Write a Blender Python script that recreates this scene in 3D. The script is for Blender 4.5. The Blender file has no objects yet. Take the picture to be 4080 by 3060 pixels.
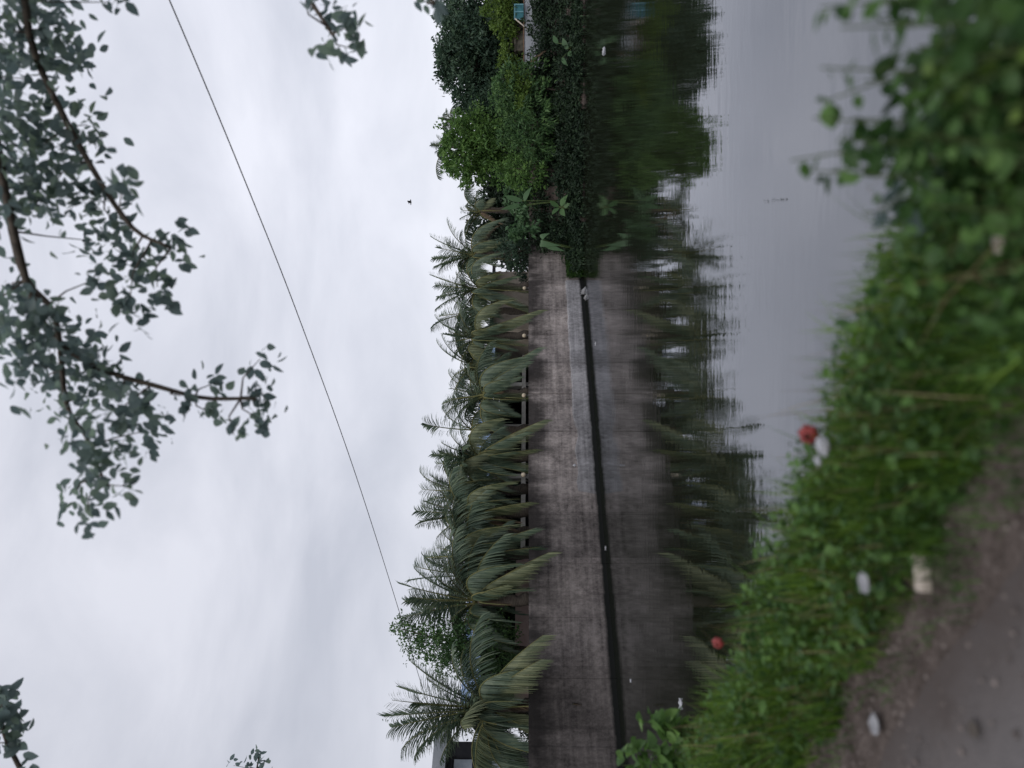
import bpy, math, random
import numpy as np
from mathutils import Vector, Matrix

# ------------------------------------------------------------------ camera, sky, sun, exposure
scene = bpy.context.scene
COL = scene.collection
H = 2.5                      # eye height above the pond
F = 3062.0                   # focal length in photo pixels
PITCH = math.atan(65 / F)
FWD = Vector((0, math.cos(PITCH), math.sin(PITCH)))
UP = Vector((0, -math.sin(PITCH), math.cos(PITCH)))
RIGHT = Vector((1, 0, 0))
cam_d = bpy.data.cameras.new("camera")
cam = bpy.data.objects.new("camera", cam_d)
COL.objects.link(cam)
scene.camera = cam
cam_d.sensor_width = 36.0
cam_d.lens = 36.0 * F / 4080.0
cam_d.clip_start = 0.05
cam_d.clip_end = 3000
m = Matrix.Identity(4)
cx_, cy_, cz_ = -UP, RIGHT, -FWD            # the phone was held on its side: picture left is up in the world
for i in range(3):
    m[i][0], m[i][1], m[i][2] = cx_[i], cy_[i], cz_[i]
m[2][3] = H
cam.matrix_world = m
cam_d.dof.use_dof = True
cam_d.dof.focus_distance = 27.0
cam_d.dof.aperture_fstop = 0.92

SUN_EL, SUN_AZ = math.radians(50), math.radians(200)   # azimuth measured from +Y towards +X
w = bpy.data.worlds.new("World")
scene.world = w
w.use_nodes = True
wn, wl = w.node_tree.nodes, w.node_tree.links
wn.clear()
out = wn.new("ShaderNodeOutputWorld")
bg = wn.new("ShaderNodeBackground")
bg.inputs["Strength"].default_value = 0.1
sky = wn.new("ShaderNodeTexSky")
sky.sky_type = 'NISHITA'
sky.sun_disc = False
sky.sun_elevation = SUN_EL
sky.sun_rotation = SUN_AZ
tc = wn.new("ShaderNodeTexCoord")
mp = wn.new("ShaderNodeMapping")
mp.inputs["Scale"].default_value = (1.3, 1.0, 3.2)
mp.inputs["Location"].default_value = (2.3, 0.4, 0.9)
nz = wn.new("ShaderNodeTexNoise")
nz.inputs["Scale"].default_value = 2.1
nz.inputs["Detail"].default_value = 7
nz.inputs["Roughness"].default_value = 0.52
nz.inputs["Distortion"].default_value = 0.35
rp = wn.new("ShaderNodeValToRGB")
rp.color_ramp.elements[0].position = 0.34
rp.color_ramp.elements[0].color = (6.7, 6.95, 7.9, 1)
rp.color_ramp.elements[1].position = 0.66
rp.color_ramp.elements[1].color = (9.2, 9.35, 10.3, 1)
sx = wn.new("ShaderNodeSeparateXYZ")
mr = wn.new("ShaderNodeMapRange")           # the cloud deck is thicker (greyer) towards the left
mr.inputs["From Min"].default_value = -0.55
mr.inputs["From Max"].default_value = 0.25
mr.inputs["To Min"].default_value = 0.80
mr.inputs["To Max"].default_value = 1.0
mul = wn.new("ShaderNodeMixRGB")
mul.blend_type = 'MULTIPLY'
mul.inputs[0].default_value = 1
mix = wn.new("ShaderNodeMixRGB")
mix.inputs[0].default_value = 0.93
wl.new(tc.outputs["Generated"], mp.inputs["Vector"])
wl.new(mp.outputs[0], nz.inputs["Vector"])
wl.new(nz.outputs["Fac"], rp.inputs[0])
wl.new(tc.outputs["Generated"], sx.inputs[0])
wl.new(sx.outputs["X"], mr.inputs["Value"])
wl.new(rp.outputs[0], mul.inputs[1])
wl.new(mr.outputs[0], mul.inputs[2])
wl.new(sky.outputs[0], mix.inputs[1])
wl.new(mul.outputs[0], mix.inputs[2])
wl.new(mix.outputs[0], bg.inputs["Color"])
wl.new(bg.outputs[0], out.inputs[0])

sun_d = bpy.data.lights.new("sun", 'SUN')
sun_d.energy = 1.1
sun_d.angle = math.radians(35)
sun_d.color = (1.0, 0.96, 0.9)
sun = bpy.data.objects.new("sun", sun_d)
COL.objects.link(sun)
sdir = Vector((math.sin(SUN_AZ) * math.cos(SUN_EL), math.cos(SUN_AZ) * math.cos(SUN_EL), math.sin(SUN_EL)))
sun.rotation_euler = sdir.to_track_quat('Z', 'Y').to_euler()
sun.location = (0, 0, 60)

vs = scene.view_settings
vs.view_transform = 'Standard'
vs.look = 'None'
vs.exposure = 0.0
vs.gamma = 1.0
vs.use_curve_mapping = False

# ------------------------------------------------------------------ helpers
def at(x, y, Y):
    """world point on the ray of photo pixel (x, y), at distance Y in front of the camera"""
    u, v = 3060 - y, x
    d = FWD + RIGHT * ((u - 1530) / F) + UP * ((2040 - v) / F)
    return Vector((0, 0, H)) + d * (Y / d.y)

def px(r, Y):
    return r / F * Y

class MB:
    def __init__(s):
        s.v, s.f, s.n = [], [], 0
    def add(s, verts, faces):
        verts = np.asarray([tuple(q) for q in verts] if not isinstance(verts, np.ndarray) else verts, dtype=np.float64)
        for f in faces:
            s.f.append(tuple(int(i) + s.n for i in f))
        s.v.append(verts); s.n += len(verts)
    def add_np(s, verts, faces):
        s.v.append(verts); s.f.extend(map(tuple, (faces + s.n).tolist())); s.n += len(verts)
    def box(s, lo, hi, M=None):
        x0, y0, z0 = lo; x1, y1, z1 = hi
        v = [Vector(p) for p in ((x0,y0,z0),(x1,y0,z0),(x1,y1,z0),(x0,y1,z0),(x0,y0,z1),(x1,y0,z1),(x1,y1,z1),(x0,y1,z1))]
        if M is not None: v = [M @ p for p in v]
        s.add(v, [(0,3,2,1),(4,5,6,7),(0,1,5,4),(1,2,6,5),(2,3,7,6),(3,0,4,7)])
    def tube(s, pts, rad, n=7):
        pts = [Vector(p) for p in pts]
        if not hasattr(rad, '__len__'): rad = [rad] * len(pts)
        vs_, fs = [], []
        ref = Vector((0.31, 0.2, 0.93)).normalized()
        for i, p in enumerate(pts):
            t = (pts[min(i+1, len(pts)-1)] - pts[max(i-1, 0)]).normalized()
            a = t.cross(ref)
            if a.length < 1e-3: a = t.cross(Vector((1, 0, 0)))
            a.normalize(); b = t.cross(a)
            for k in range(n):
                th = 2 * math.pi * k / n
                vs_.append(p + (a * math.cos(th) + b * math.sin(th)) * rad[i])
        for i in range(len(pts) - 1):
            for k in range(n):
                fs.append((i*n+k, i*n+(k+1) % n, (i+1)*n+(k+1) % n, (i+1)*n+k))
        fs.append(tuple(range(n-1, -1, -1)))
        fs.append(tuple((len(pts)-1)*n + k for k in range(n)))
        s.add(vs_, fs)
    def lathe(s, prof, n=16, c=(0, 0, 0)):
        c = Vector(c); vs_, fs = [], []
        for r, z in prof:
            for k in range(n):
                th = 2 * math.pi * k / n
                vs_.append(c + Vector((r * math.cos(th), r * math.sin(th), z)))
        for i in range(len(prof) - 1):
            for k in range(n):
                fs.append((i*n+k, i*n+(k+1) % n, (i+1)*n+(k+1) % n, (i+1)*n+k))
        fs.append(tuple(range(n-1, -1, -1)))
        fs.append(tuple((len(prof)-1)*n + k for k in range(n)))
        s.add(vs_, fs)
    def build(s, name, mat, parent=None, smooth=False, origin=None):
        me = bpy.data.meshes.new(name)
        V = np.concatenate(s.v) if s.v else np.zeros((0, 3))
        o = bpy.data.objects.new(name, me)
        if origin is not None:
            V = V - np.array(origin); o.location = origin
        elif parent is not None:
            V = V - np.array(parent.location)
        me.from_pydata(V.tolist(), [], s.f)
        me.materials.append(mat)
        if smooth:
            me.polygons.foreach_set("use_smooth", [True] * len(me.polygons))
        me.update()
        COL.objects.link(o)
        if parent is not None: o.parent = parent
        return o

def tag(o, label=None, cat=None, group=None, kind=None):
    if label: o["label"] = label
    if cat: o["category"] = cat
    if group: o["group"] = group
    if kind: o["kind"] = kind
    return o

def empty(name, loc, label, cat, group=None):
    o = bpy.data.objects.new(name, None)
    o.location = loc
    COL.objects.link(o)
    return tag(o, label, cat, group)

# ------------------------------------------------------------------ materials
def mat_base(name, rough=0.8, spec=0.3):
    m_ = bpy.data.materials.new(name)
    m_.use_nodes = True
    n, l = m_.node_tree.nodes, m_.node_tree.links
    b = n["Principled BSDF"]
    b.inputs["Roughness"].default_value = rough
    b.inputs["Specular IOR Level"].default_value = spec
    return m_, n, l, b

def ramp(n, stops):
    r = n.new("ShaderNodeValToRGB")
    e = r.color_ramp.elements
    while len(e) < len(stops): e.new(0.5)
    for i, (p, c) in enumerate(stops):
        e[i].position = p
        e[i].color = (*c, 1) if len(c) == 3 else c
    return r

def noise(n, l, scale, detail=4, vec=None, rough=0.55, stretch=None, coord="Object"):
    t = n.new("ShaderNodeTexCoord")
    q = n.new("ShaderNodeTexNoise")
    q.inputs["Scale"].default_value = scale
    q.inputs["Detail"].default_value = detail
    q.inputs["Roughness"].default_value = rough
    if stretch:
        mm = n.new("ShaderNodeMapping")
        mm.inputs["Scale"].default_value = stretch
        l.new(t.outputs[coord], mm.inputs["Vector"])
        l.new(mm.outputs[0], q.inputs["Vector"])
    else:
        l.new(t.outputs[coord], q.inputs["Vector"])
    return q

def noisy(name, c0, c1, scale=3, rough=0.85, stretch=None, bump=0.0, bscale=40, spec=0.3, lo=0.35, hi=0.65):
    m_, n, l, b = mat_base(name, rough, spec)
    q = noise(n, l, scale, 6, stretch=stretch)
    r = ramp(n, [(lo, c0), (hi, c1)])
    l.new(q.outputs["Fac"], r.inputs[0]); l.new(r.outputs[0], b.inputs["Base Color"])
    if bump:
        q2 = noise(n, l, bscale, 5)
        bp = n.new("ShaderNodeBump"); bp.inputs["Strength"].default_value = bump; bp.inputs["Distance"].default_value = 0.02
        l.new(q2.outputs["Fac"], bp.inputs["Height"]); l.new(bp.outputs[0], b.inputs["Normal"])
    return m_

def leaf_mat(name, dark, mid, light, trans=0.3, rough=0.5, clump=0.9):
    """leaves: colour per leaf (random per island) shifted by a slow noise through the crown"""
    m_, n, l, b = mat_base(name, rough, 0.3)
    g = n.new("ShaderNodeNewGeometry")
    q = noise(n, l, clump, 2)
    ad = n.new("ShaderNodeMath"); ad.operation = 'ADD'
    ml = n.new("ShaderNodeMath"); ml.operation = 'MULTIPLY'; ml.inputs[1].default_value = 0.5
    m2 = n.new("ShaderNodeMath"); m2.operation = 'MULTIPLY'; m2.inputs[1].default_value = 0.75
    l.new(g.outputs["Random Per Island"], ml.inputs[0])
    l.new(q.outputs["Fac"], m2.inputs[0])
    l.new(ml.outputs[0], ad.inputs[0]); l.new(m2.outputs[0], ad.inputs[1])
    r = ramp(n, [(0.25, dark), (0.6, mid), (0.95, light)])
    l.new(ad.outputs[0], r.inputs[0]); l.new(r.outputs[0], b.inputs["Base Color"])
    tr = n.new("ShaderNodeBsdfTranslucent")
    l.new(r.outputs[0], tr.inputs["Color"])
    mx = n.new("ShaderNodeMixShader"); mx.inputs[0].default_value = trans
    l.new(b.outputs[0], mx.inputs[1]); l.new(tr.outputs[0], mx.inputs[2])
    l.new(mx.outputs[0], n["Material Output"].inputs["Surface"])
    return m_

M = {}
M['frond'] = leaf_mat("palm_leaflets", (.05,.085,.06), (.11,.16,.105), (.22,.27,.17), .38, .40, 1.6)
M['frond_olive'] = leaf_mat("palm_leaflets_olive", (.055,.078,.04), (.125,.15,.08), (.24,.26,.14), .3, .5, 1.0)
M['frond_dead'] = leaf_mat("palm_leaflets_dry", (.06,.045,.03), (.12,.085,.055), (.2,.14,.09), .15, .8, .8)
M['trunk'] = noisy("palm_trunk", (.05,.042,.035), (.12,.1,.08), 6, stretch=(1,1,5), bump=.6, bscale=14)
M['bark'] = noisy("bark", (.04,.033,.026), (.11,.09,.07), 5, stretch=(3,3,.6), bump=.6, bscale=18)
M['rachis'] = noisy("palm_midrib", (.10,.11,.04), (.18,.17,.07), 2)
M['leaf_dark'] = leaf_mat("leaf_dark", (.026,.055,.038), (.048,.088,.055), (.09,.145,.08), .22, .5, .5)
M['leaf_mid'] = leaf_mat("leaf_mid", (.03,.07,.028), (.068,.14,.05), (.13,.23,.07), .3, .5, .7)
M['leaf_bright'] = leaf_mat("leaf_bright", (.04,.09,.025), (.09,.18,.045), (.16,.28,.065), .35, .5, .9)
M['leaf_yellow'] = leaf_mat("leaf_yellow", (.05,.10,.02), (.10,.17,.03), (.16,.24,.045), .35, .5, 1.2)
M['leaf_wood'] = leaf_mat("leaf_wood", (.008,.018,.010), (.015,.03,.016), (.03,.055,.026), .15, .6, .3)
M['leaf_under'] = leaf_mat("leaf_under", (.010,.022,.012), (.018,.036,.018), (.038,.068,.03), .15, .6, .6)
M['leaf_near'] = leaf_mat("leaf_near", (.10,.145,.14), (.16,.215,.205), (.22,.30,.21), .6, .35, 1.5)
M['weed'] = leaf_mat("leaf_weed", (.018,.05,.016), (.055,.12,.03), (.12,.23,.05), .3, .5, 3)
M['grass'] = leaf_mat("grass_blades", (.014,.035,.008), (.07,.15,.016), (.19,.31,.04), .35, .5, 1.5)
M['taro'] = leaf_mat("leaf_taro", (.05,.11,.05), (.07,.14,.06), (.1,.18,.08), .3, .4, 2)
M['moss'] = leaf_mat("moss_leaves", (.014,.042,.01), (.028,.075,.014), (.06,.13,.024), .2, .6, 4)

def wall_mat(name, c_lo, c_hi, top_band, xr=(1.5, 15, .36)):
    m_, n, l, b = mat_base(name, 0.88, 0.25)
    blot = noise(n, l, 0.9, 8, rough=.65)
    streak = noise(n, l, 1.0, 9, rough=.68, stretch=(1.7, 1.7, .42))
    lay = noise(n, l, 1.0, 5, rough=.6, stretch=(.25, .25, 5))
    fine = noise(n, l, 7.5, 9, rough=.78, stretch=(1, 1, .7))
    lay2 = noise(n, l, 2.2, 7, rough=.75)
    r = ramp(n, [(.42, c_lo), (.54, tuple(.5 * (p + q) for p, q in zip(c_lo, c_hi))), (.645, c_hi)])
    a1 = n.new("ShaderNodeMath"); a1.operation = 'MULTIPLY_ADD'; a1.inputs[1].default_value = .36
    a2 = n.new("ShaderNodeMath"); a2.operation = 'MULTIPLY_ADD'; a2.inputs[1].default_value = .30
    a3 = n.new("ShaderNodeMath"); a3.operation = 'MULTIPLY'; a3.inputs[1].default_value = .42
    l.new(fine.outputs["Fac"], a3.inputs[0])
    l.new(lay.outputs["Fac"], a2.inputs[0]); l.new(a3.outputs[0], a2.inputs[2])
    l.new(blot.outputs["Fac"], a1.inputs[0]); l.new(a2.outputs[0], a1.inputs[2])
    l.new(a1.outputs[0], r.inputs[0])
    # dark mould: strong near the top, running down in streaks
    t = n.new("ShaderNodeTexCoord"); s_ = n.new("ShaderNodeSeparateXYZ")
    l.new(t.outputs["Object"], s_.inputs[0])
    z1 = n.new("ShaderNodeMapRange")
    z1.inputs["From Min"].default_value = top_band[0]; z1.inputs["From Max"].default_value = top_band[1]
    z1.inputs["To Min"].default_value = 0.0; z1.inputs["To Max"].default_value = .46
    l.new(s_.outputs["Z"], z1.inputs["Value"])
    mold = noise(n, l, .55, 3); mo_ = n.new("ShaderNodeMapRange")
    mo_.inputs["From Min"].default_value = .35; mo_.inputs["From Max"].default_value = .65; mo_.inputs["To Min"].default_value = .35; mo_.inputs["To Max"].default_value = 1.25
    l.new(mold.outputs["Fac"], mo_.inputs["Value"])
    zz_ = n.new("ShaderNodeMath"); zz_.operation = 'MULTIPLY'
    l.new(z1.outputs[0], zz_.inputs[0]); l.new(mo_.outputs[0], zz_.inputs[1])
    ad = n.new("ShaderNodeMath"); ad.operation = 'ADD'
    l.new(streak.outputs["Fac"], ad.inputs[0]); l.new(zz_.outputs[0], ad.inputs[1])
    mk = ramp(n, [(.54, (0,0,0)), (.86, (1,1,1))])
    l.new(ad.outputs[0], mk.inputs[0])
    mx = n.new("ShaderNodeMixRGB"); mx.inputs[2].default_value = (.03, .026, .024, 1)
    sc_ = n.new("ShaderNodeMath"); sc_.operation = 'MULTIPLY'; sc_.inputs[1].default_value = .85
    l.new(mk.outputs[0], sc_.inputs[0])
    l.new(sc_.outputs[0], mx.inputs[0]); l.new(r.outputs[0], mx.inputs[1])
    # towards the left end the wall colour is multiplied darker
    xl = n.new("ShaderNodeMapRange")
    xl.inputs["From Min"].default_value = xr[0]; xl.inputs["From Max"].default_value = xr[1]
    xl.inputs["To Min"].default_value = xr[2]; xl.inputs["To Max"].default_value = 1.0
    l.new(s_.outputs["X"], xl.inputs["Value"])
    mm = n.new("ShaderNodeMixRGB"); mm.blend_type = 'MULTIPLY'; mm.inputs[0].default_value = 1
    fl = n.new("ShaderNodeMath"); fl.operation = 'MULTIPLY_ADD'; fl.inputs[1].default_value = .5525; fl.inputs[2].default_value = .465
    l.new(s_.outputs["X"], fl.inputs[0])
    f2 = n.new("ShaderNodeMath"); f2.operation = 'FLOOR'; l.new(fl.outputs[0], f2.inputs[0])
    wn_ = n.new("ShaderNodeTexWhiteNoise"); wn_.noise_dimensions = '1D'; l.new(f2.outputs[0], wn_.inputs["W"])
    pm = n.new("ShaderNodeMapRange"); pm.inputs["To Min"].default_value = .72; pm.inputs["To Max"].default_value = 1.12
    l.new(wn_.outputs["Value"], pm.inputs["Value"])
    pv = n.new("ShaderNodeMath"); pv.operation = 'MULTIPLY'
    l.new(pm.outputs[0], pv.inputs[0]); l.new(xl.outputs[0], pv.inputs[1])
    l.new(mx.outputs[0], mm.inputs[1]); l.new(pv.outputs[0], mm.inputs[2])
    # wet black algae line just above the water
    wz = n.new("ShaderNodeMath"); wz.operation = 'MULTIPLY_ADD'; wz.inputs[1].default_value = .16
    l.new(lay2.outputs["Fac"], wz.inputs[0])
    l.new(s_.outputs["Z"], wz.inputs[2])
    wr = ramp(n, [(.20, (0,0,0)), (.30, (1,1,1))])
    l.new(wz.outputs[0], wr.inputs[0])
    m3 = n.new("ShaderNodeMixRGB"); m3.inputs[1].default_value = (.006, .007, .006, 1)
    l.new(wr.outputs[0], m3.inputs[0]); l.new(mm.outputs[0], m3.inputs[2])
    l.new(m3.outputs[0], b.inputs["Base Color"])
    bp = n.new("ShaderNodeBump"); bp.inputs["Strength"].default_value = .5; bp.inputs["Distance"].default_value = .03
    l.new(fine.outputs["Fac"], bp.inputs["Height"]); l.new(bp.outputs[0], b.inputs["Normal"])
    return m_

M['wall'] = wall_mat("stained_concrete", (.075,.064,.06), (.54,.475,.44), (1.45, 2.3), (1.0, 16, .30))
M['plinth'] = wall_mat("grey_concrete", (.10,.097,.10), (.48,.465,.47), (3.0, 4.0), (3, 17, .27))
M['white'] = noisy("white_paint", (.34,.33,.31), (.52,.51,.48), 2.5, .6)
M['tan'] = noisy("tan_plaster", (.34,.29,.24), (.5,.44,.37), 1.6, .9)
M['brick'] = noisy("mossy_brick", (.08,.08,.06), (.17,.15,.12), 5, .9)
M['pink'] = noisy("pink_plaster", (.3,.22,.2), (.42,.33,.3), 1.6, .9)
M['grey_slab'] = noisy("grey_slab", (.30,.32,.35), (.42,.44,.47), 1.2, .85)
M['dark_wall'] = noisy("dark_facade", (.03,.03,.034), (.07,.07,.075), 1.5, .9)
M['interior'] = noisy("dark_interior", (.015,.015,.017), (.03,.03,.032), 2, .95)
M['glass'] = noisy("window_glass", (.25,.29,.33), (.4,.44,.48), 2, .15, spec=.6)
M['globe'] = noisy("lamp_globe", (.5,.42,.30), (.62,.54,.40), 5, .35, spec=.5)
M['globe_dark'] = noisy("lamp_globe_dark", (.05,.05,.048), (.09,.09,.085), 5, .5)  # darker colour for the leftmost globe
M['metal'] = noisy("dark_metal", (.05,.05,.05), (.1,.1,.1), 8, .6)
M['turquoise'] = noisy("turquoise_paint", (.03,.12,.15), (.05,.19,.22), 4, .5)
M['pale_wood'] = noisy("pale_wood", (.42,.36,.30), (.56,.5,.43), 12, .8, stretch=(1,6,1))
M['wire'] = noisy("wire_black", (.03,.03,.035), (.05,.05,.055), 8, .6)
M['litter'] = noisy("white_litter", (.26,.265,.28), (.46,.46,.48), 9, .5)
M['litter_dim'] = noisy("dirty_litter", (.15,.15,.16), (.33,.33,.34), 30, .6)
M['red'] = noisy("red_petal", (.15,.022,.022), (.30,.055,.05), 14, .5)
M['bird'] = noisy("dark_feather", (.02,.02,.022), (.05,.05,.055), 10, .7)
M['stem'] = noisy("green_stem", (.04,.07,.02), (.09,.12,.04), 8, .7)
M['dryleaf'] = noisy("dry_leaf", (.10,.06,.04), (.22,.14,.09), 10, .8)

# blue corrugated sheet
mB, nB, lB, bB = mat_base("blue_sheet", .4, .5)
qB = noise(nB, lB, 1.5, 5)
rB = ramp(nB, [(.3, (.10,.18,.34)), (.7, (.2,.3,.48))])
lB.new(qB.outputs["Fac"], rB.inputs[0]); lB.new(rB.outputs[0], bB.inputs["Base Color"])
M['blue'] = mB

# ------------------------------------------------------------------ layout of the pond
WD = Vector((.701, .713, 0)); WN = Vector((-.713, .701, 0))    # along the wall, and away from the pond behind it
W0 = Vector((-10.1, 20.3, 0))
RN = Vector((.681, .732, 0)); RE = Vector((-.732, .681, 0))    # road normal (towards the pond), and along the road to the left

def wall_pt(t, wv=0, z=0):
    return W0 + WD * t + WN * wv + Vector((0, 0, z))

def wall_t(y, wv=0):
    """where along the wall (at offset wv behind it) the photo row y falls"""
    s = ((3060 - y) - 1530) / F
    o = W0 + WN * wv
    return (s * o.y - o.x) / (WD.x - s * WD.y)

# ground: one sheet in rings around the pond outline, out to 900 m
def near_pt(b, a=3.6):
    return RN * a + RE * b
A_ = wall_pt(-4.4)
outline = []   # (point, section)
for k in range(14): outline.append((wall_pt(-4.4 + (24.6 + 4.4) * k / 13), 'wall'))
for p in ((7.0, 34.9), (9, 34.6), (11, 34.75), (13, 34.5), (15, 34.6), (17, 34.4), (19, 34.6), (22, 34.5), (26, 34)): outline.append((Vector((*p, 0)), 'bank'))
for p in ((31, 31), (35, 22), (36, 10), (34, -6), (31, -20)): outline.append((Vector((*p, 0)), 'bank'))
for k in range(40):
    b_ = -26 + (26 + 12.5) * k / 39
    outline.append((near_pt(b_, 3.6 + .12 * math.sin(b_ * 2.1)), 'near'))
prof = {
    'wall': [(-1.5, -1.0), (0.02, -1.0), (.15, -.9), (.2, 2.36), (.6, 2.42), (1.2, 2.45), (6, 2.45), (15, 2.45), (60, 2.5), (900, 3)],
    'bank': [(-1.5, -1.0), (0, -.02), (.5, .35), (1.2, .7), (3, 1.2), (5, 1.6), (8, 2.2), (15, 2.45), (60, 2.5), (900, 3)],
    'near': [(-1.5, -1.0), (0, -.02), (.4, .32), (.8, .66), (1.2, .95), (1.45, 1.05), (1.9, 1.03), (2.1, 1.0), (60, 1.0), (900, 3)],
}
NO = len(outline)
nrm = []
for i in range(NO):
    a = outline[i - 1][0]; c = outline[(i + 1) % NO][0]
    t_ = (c - a).normalized()
    nrm.append(Vector((-t_.y, t_.x, 0)))
if (outline[5][0] + nrm[5] - Vector((8, 15, 0))).length < (outline[5][0] - Vector((8, 15, 0))).length: nrm = [-q for q in nrm]
g = MB()
V, Fc = [Vector((8, 14, -1.3))], []
for r_ in range(10):
    for i in range(NO):
        off, z = prof[outline[i][1]][r_]
        V.append(outline[i][0] + nrm[i] * off + Vector((0, 0, z)))
for i in range(NO):
    Fc.append((0, 1 + i, 1 + (i + 1) % NO))
    for r_ in range(9):
        a, b_ = 1 + r_ * NO + i, 1 + r_ * NO + (i + 1) % NO
        Fc.append((a, a + NO, b_ + NO, b_))
g.add(V, Fc)
mG, nG, lG, bG = mat_base("soil", .95, .15)
q1 = noise(nG, lG, 6, 10, rough=.75); q2 = noise(nG, lG, 38, 5, rough=.7)
r1 = ramp(nG, [(.38, (.03,.024,.02)), (.5, (.085,.067,.058)), (.64, (.17,.14,.125))])
mxg = nG.new("ShaderNodeMath"); mxg.operation = 'MULTIPLY_ADD'; mxg.inputs[1].default_value = .5
hlf = nG.new("ShaderNodeMath"); hlf.operation = 'MULTIPLY'; hlf.inputs[1].default_value = .5
lG.new(q2.outputs["Fac"], hlf.inputs[0]); lG.new(q1.outputs["Fac"], mxg.inputs[0]); lG.new(hlf.outputs[0], mxg.inputs[2])
lG.new(mxg.outputs[0], r1.inputs[0]); lG.new(r1.outputs[0], bG.inputs["Base Color"])
bp = nG.new("ShaderNodeBump"); bp.inputs["Strength"].default_value = .8; bp.inputs["Distance"].default_value = .02
lG.new(q2.outputs["Fac"], bp.inputs["Height"]); lG.new(bp.outputs[0], bG.inputs["Normal"])
tag(g.build("ground", mG), kind="structure")

def ground_z_bank(Y):
    return float(np.interp(Y - 34.7, [0, .5, 1.2, 3, 5, 8, 15], [0, .35, .7, 1.2, 1.6, 2.2, 2.45]))
def ground_z_near(a):
    return float(np.interp(a, [1.5, 1.7, 2.15, 2.4, 2.8, 3.2, 3.6], [1.0, 1.03, 1.05, .95, .66, .32, 0]))

# water
wm = MB()
wpoly = [outline[i][0] + nrm[i] * .12 for i in range(NO)]
area = sum(wpoly[i].x * wpoly[(i + 1) % NO].y - wpoly[(i + 1) % NO].x * wpoly[i].y for i in range(NO))
if area < 0: wpoly.reverse()          # the face must look up
wm.add(wpoly, [tuple(range(NO))])
mW = bpy.data.materials.new("pond_water"); mW.use_nodes = True
nW, lW = mW.node_tree.nodes, mW.node_tree.links
nW.clear()
oW = nW.new("ShaderNodeOutputMaterial")
gl = nW.new("ShaderNodeBsdfGlossy"); gl.inputs["Roughness"].default_value = .015; gl.inputs["Color"].default_value = (.92,.935,.99,1)
df = nW.new("ShaderNodeBsdfDiffuse"); df.inputs["Color"].default_value = (.012,.014,.008,1)
fr = nW.new("ShaderNodeFresnel"); fr.inputs["IOR"].default_value = 3.0
mxW = nW.new("ShaderNodeMixShader")
w1 = noise(nW, lW, 1.0, 3, stretch=(.9, 3.2, 1)); w2 = noise(nW, lW, 1.0, 2, stretch=(4, 13, 1)); w3 = noise(nW, lW, .16, 2)
patch = ramp(nW, [(.35, (.25,.25,.25)), (.65, (1,1,1))])
lW.new(w3.outputs["Fac"], patch.inputs[0])
a1 = nW.new("ShaderNodeMath"); a1.operation = 'MULTIPLY_ADD'; a1.inputs[1].default_value = .22
lW.new(w2.outputs["Fac"], a1.inputs[0]); lW.new(w1.outputs["Fac"], a1.inputs[2])
a2 = nW.new("ShaderNodeMath"); a2.operation = 'MULTIPLY'
lW.new(a1.outputs[0], a2.inputs[0]); lW.new(patch.outputs[0], a2.inputs[1])
bW = nW.new("ShaderNodeBump"); bW.inputs["Strength"].default_value = .35; bW.inputs["Distance"].default_value = .012
lW.new(a2.outputs[0], bW.inputs["Height"])
lW.new(bW.outputs[0], gl.inputs["Normal"]); lW.new(bW.outputs[0], fr.inputs["Normal"])
lW.new(fr.outputs[0], mxW.inputs[0]); lW.new(df.outputs[0], mxW.inputs[1]); lW.new(gl.outputs[0], mxW.inputs[2])
lW.new(mxW.outputs[0], oW.inputs[0])
tag(wm.build("water", mW), kind="structure")

# road: asphalt with a ragged edge, 4 mm over the soil
rng = np.random.default_rng(5)
rd = MB()
bs = np.arange(-40, 45, .12)
ed = 1.36 + .03 * np.sin(bs * 3.1) + .03 * rng.standard_normal(len(bs))
Vr = []
for b_, e_ in zip(bs, ed):
    Vr.append(RN * float(e_) + RE * float(b_) + Vector((0, 0, 1.004)))
    Vr.append(RN * float(e_ - .2) + RE * float(b_) + Vector((0, 0, 1.014)))
    Vr.append(RN * -4.6 + RE * float(b_) + Vector((0, 0, 1.05)))
rd.add(Vr, [f for i in range(len(bs) - 1) for f in ((3*i, 3*i+3, 3*i+4, 3*i+1), (3*i+1, 3*i+4, 3*i+5, 3*i+2))])
mR, nR, lR, bR = mat_base("asphalt", .9, .3)
q1 = noise(nR, lR, 2.6, 10, rough=.72); q2 = noise(nR, lR, 130, 3)
r1 = ramp(nR, [(.38, (.065,.058,.057)), (.5, (.135,.124,.122)), (.62, (.23,.212,.208))])
mm_ = nR.new("ShaderNodeMath"); mm_.operation = 'MULTIPLY_ADD'; mm_.inputs[1].default_value = .45
hh_ = nR.new("ShaderNodeMath"); hh_.operation = 'MULTIPLY'; hh_.inputs[1].default_value = .55
lR.new(q1.outputs["Fac"], hh_.inputs[0]); lR.new(q2.outputs["Fac"], mm_.inputs[0]); lR.new(hh_.outputs[0], mm_.inputs[2])
lR.new(mm_.outputs[0], r1.inputs[0])
tR = nR.new("ShaderNodeTexCoord"); vR = nR.new("ShaderNodeVectorMath"); vR.operation = 'DOT_PRODUCT'; vR.inputs[1].default_value = tuple(RN)
lR.new(tR.outputs["Object"], vR.inputs[0])
eR = nR.new("ShaderNodeMath"); eR.operation = 'MULTIPLY_ADD'; eR.inputs[1].default_value = .9
lR.new(q1.outputs["Fac"], eR.inputs[0]); lR.new(vR.outputs["Value"], eR.inputs[2])
kR = ramp(nR, [(.50, (0,0,0)), (.74, (1,1,1))])
eS = nR.new("ShaderNodeMath"); eS.operation = 'MULTIPLY_ADD'; eS.inputs[1].default_value = .6; eS.inputs[2].default_value = -.33
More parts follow.
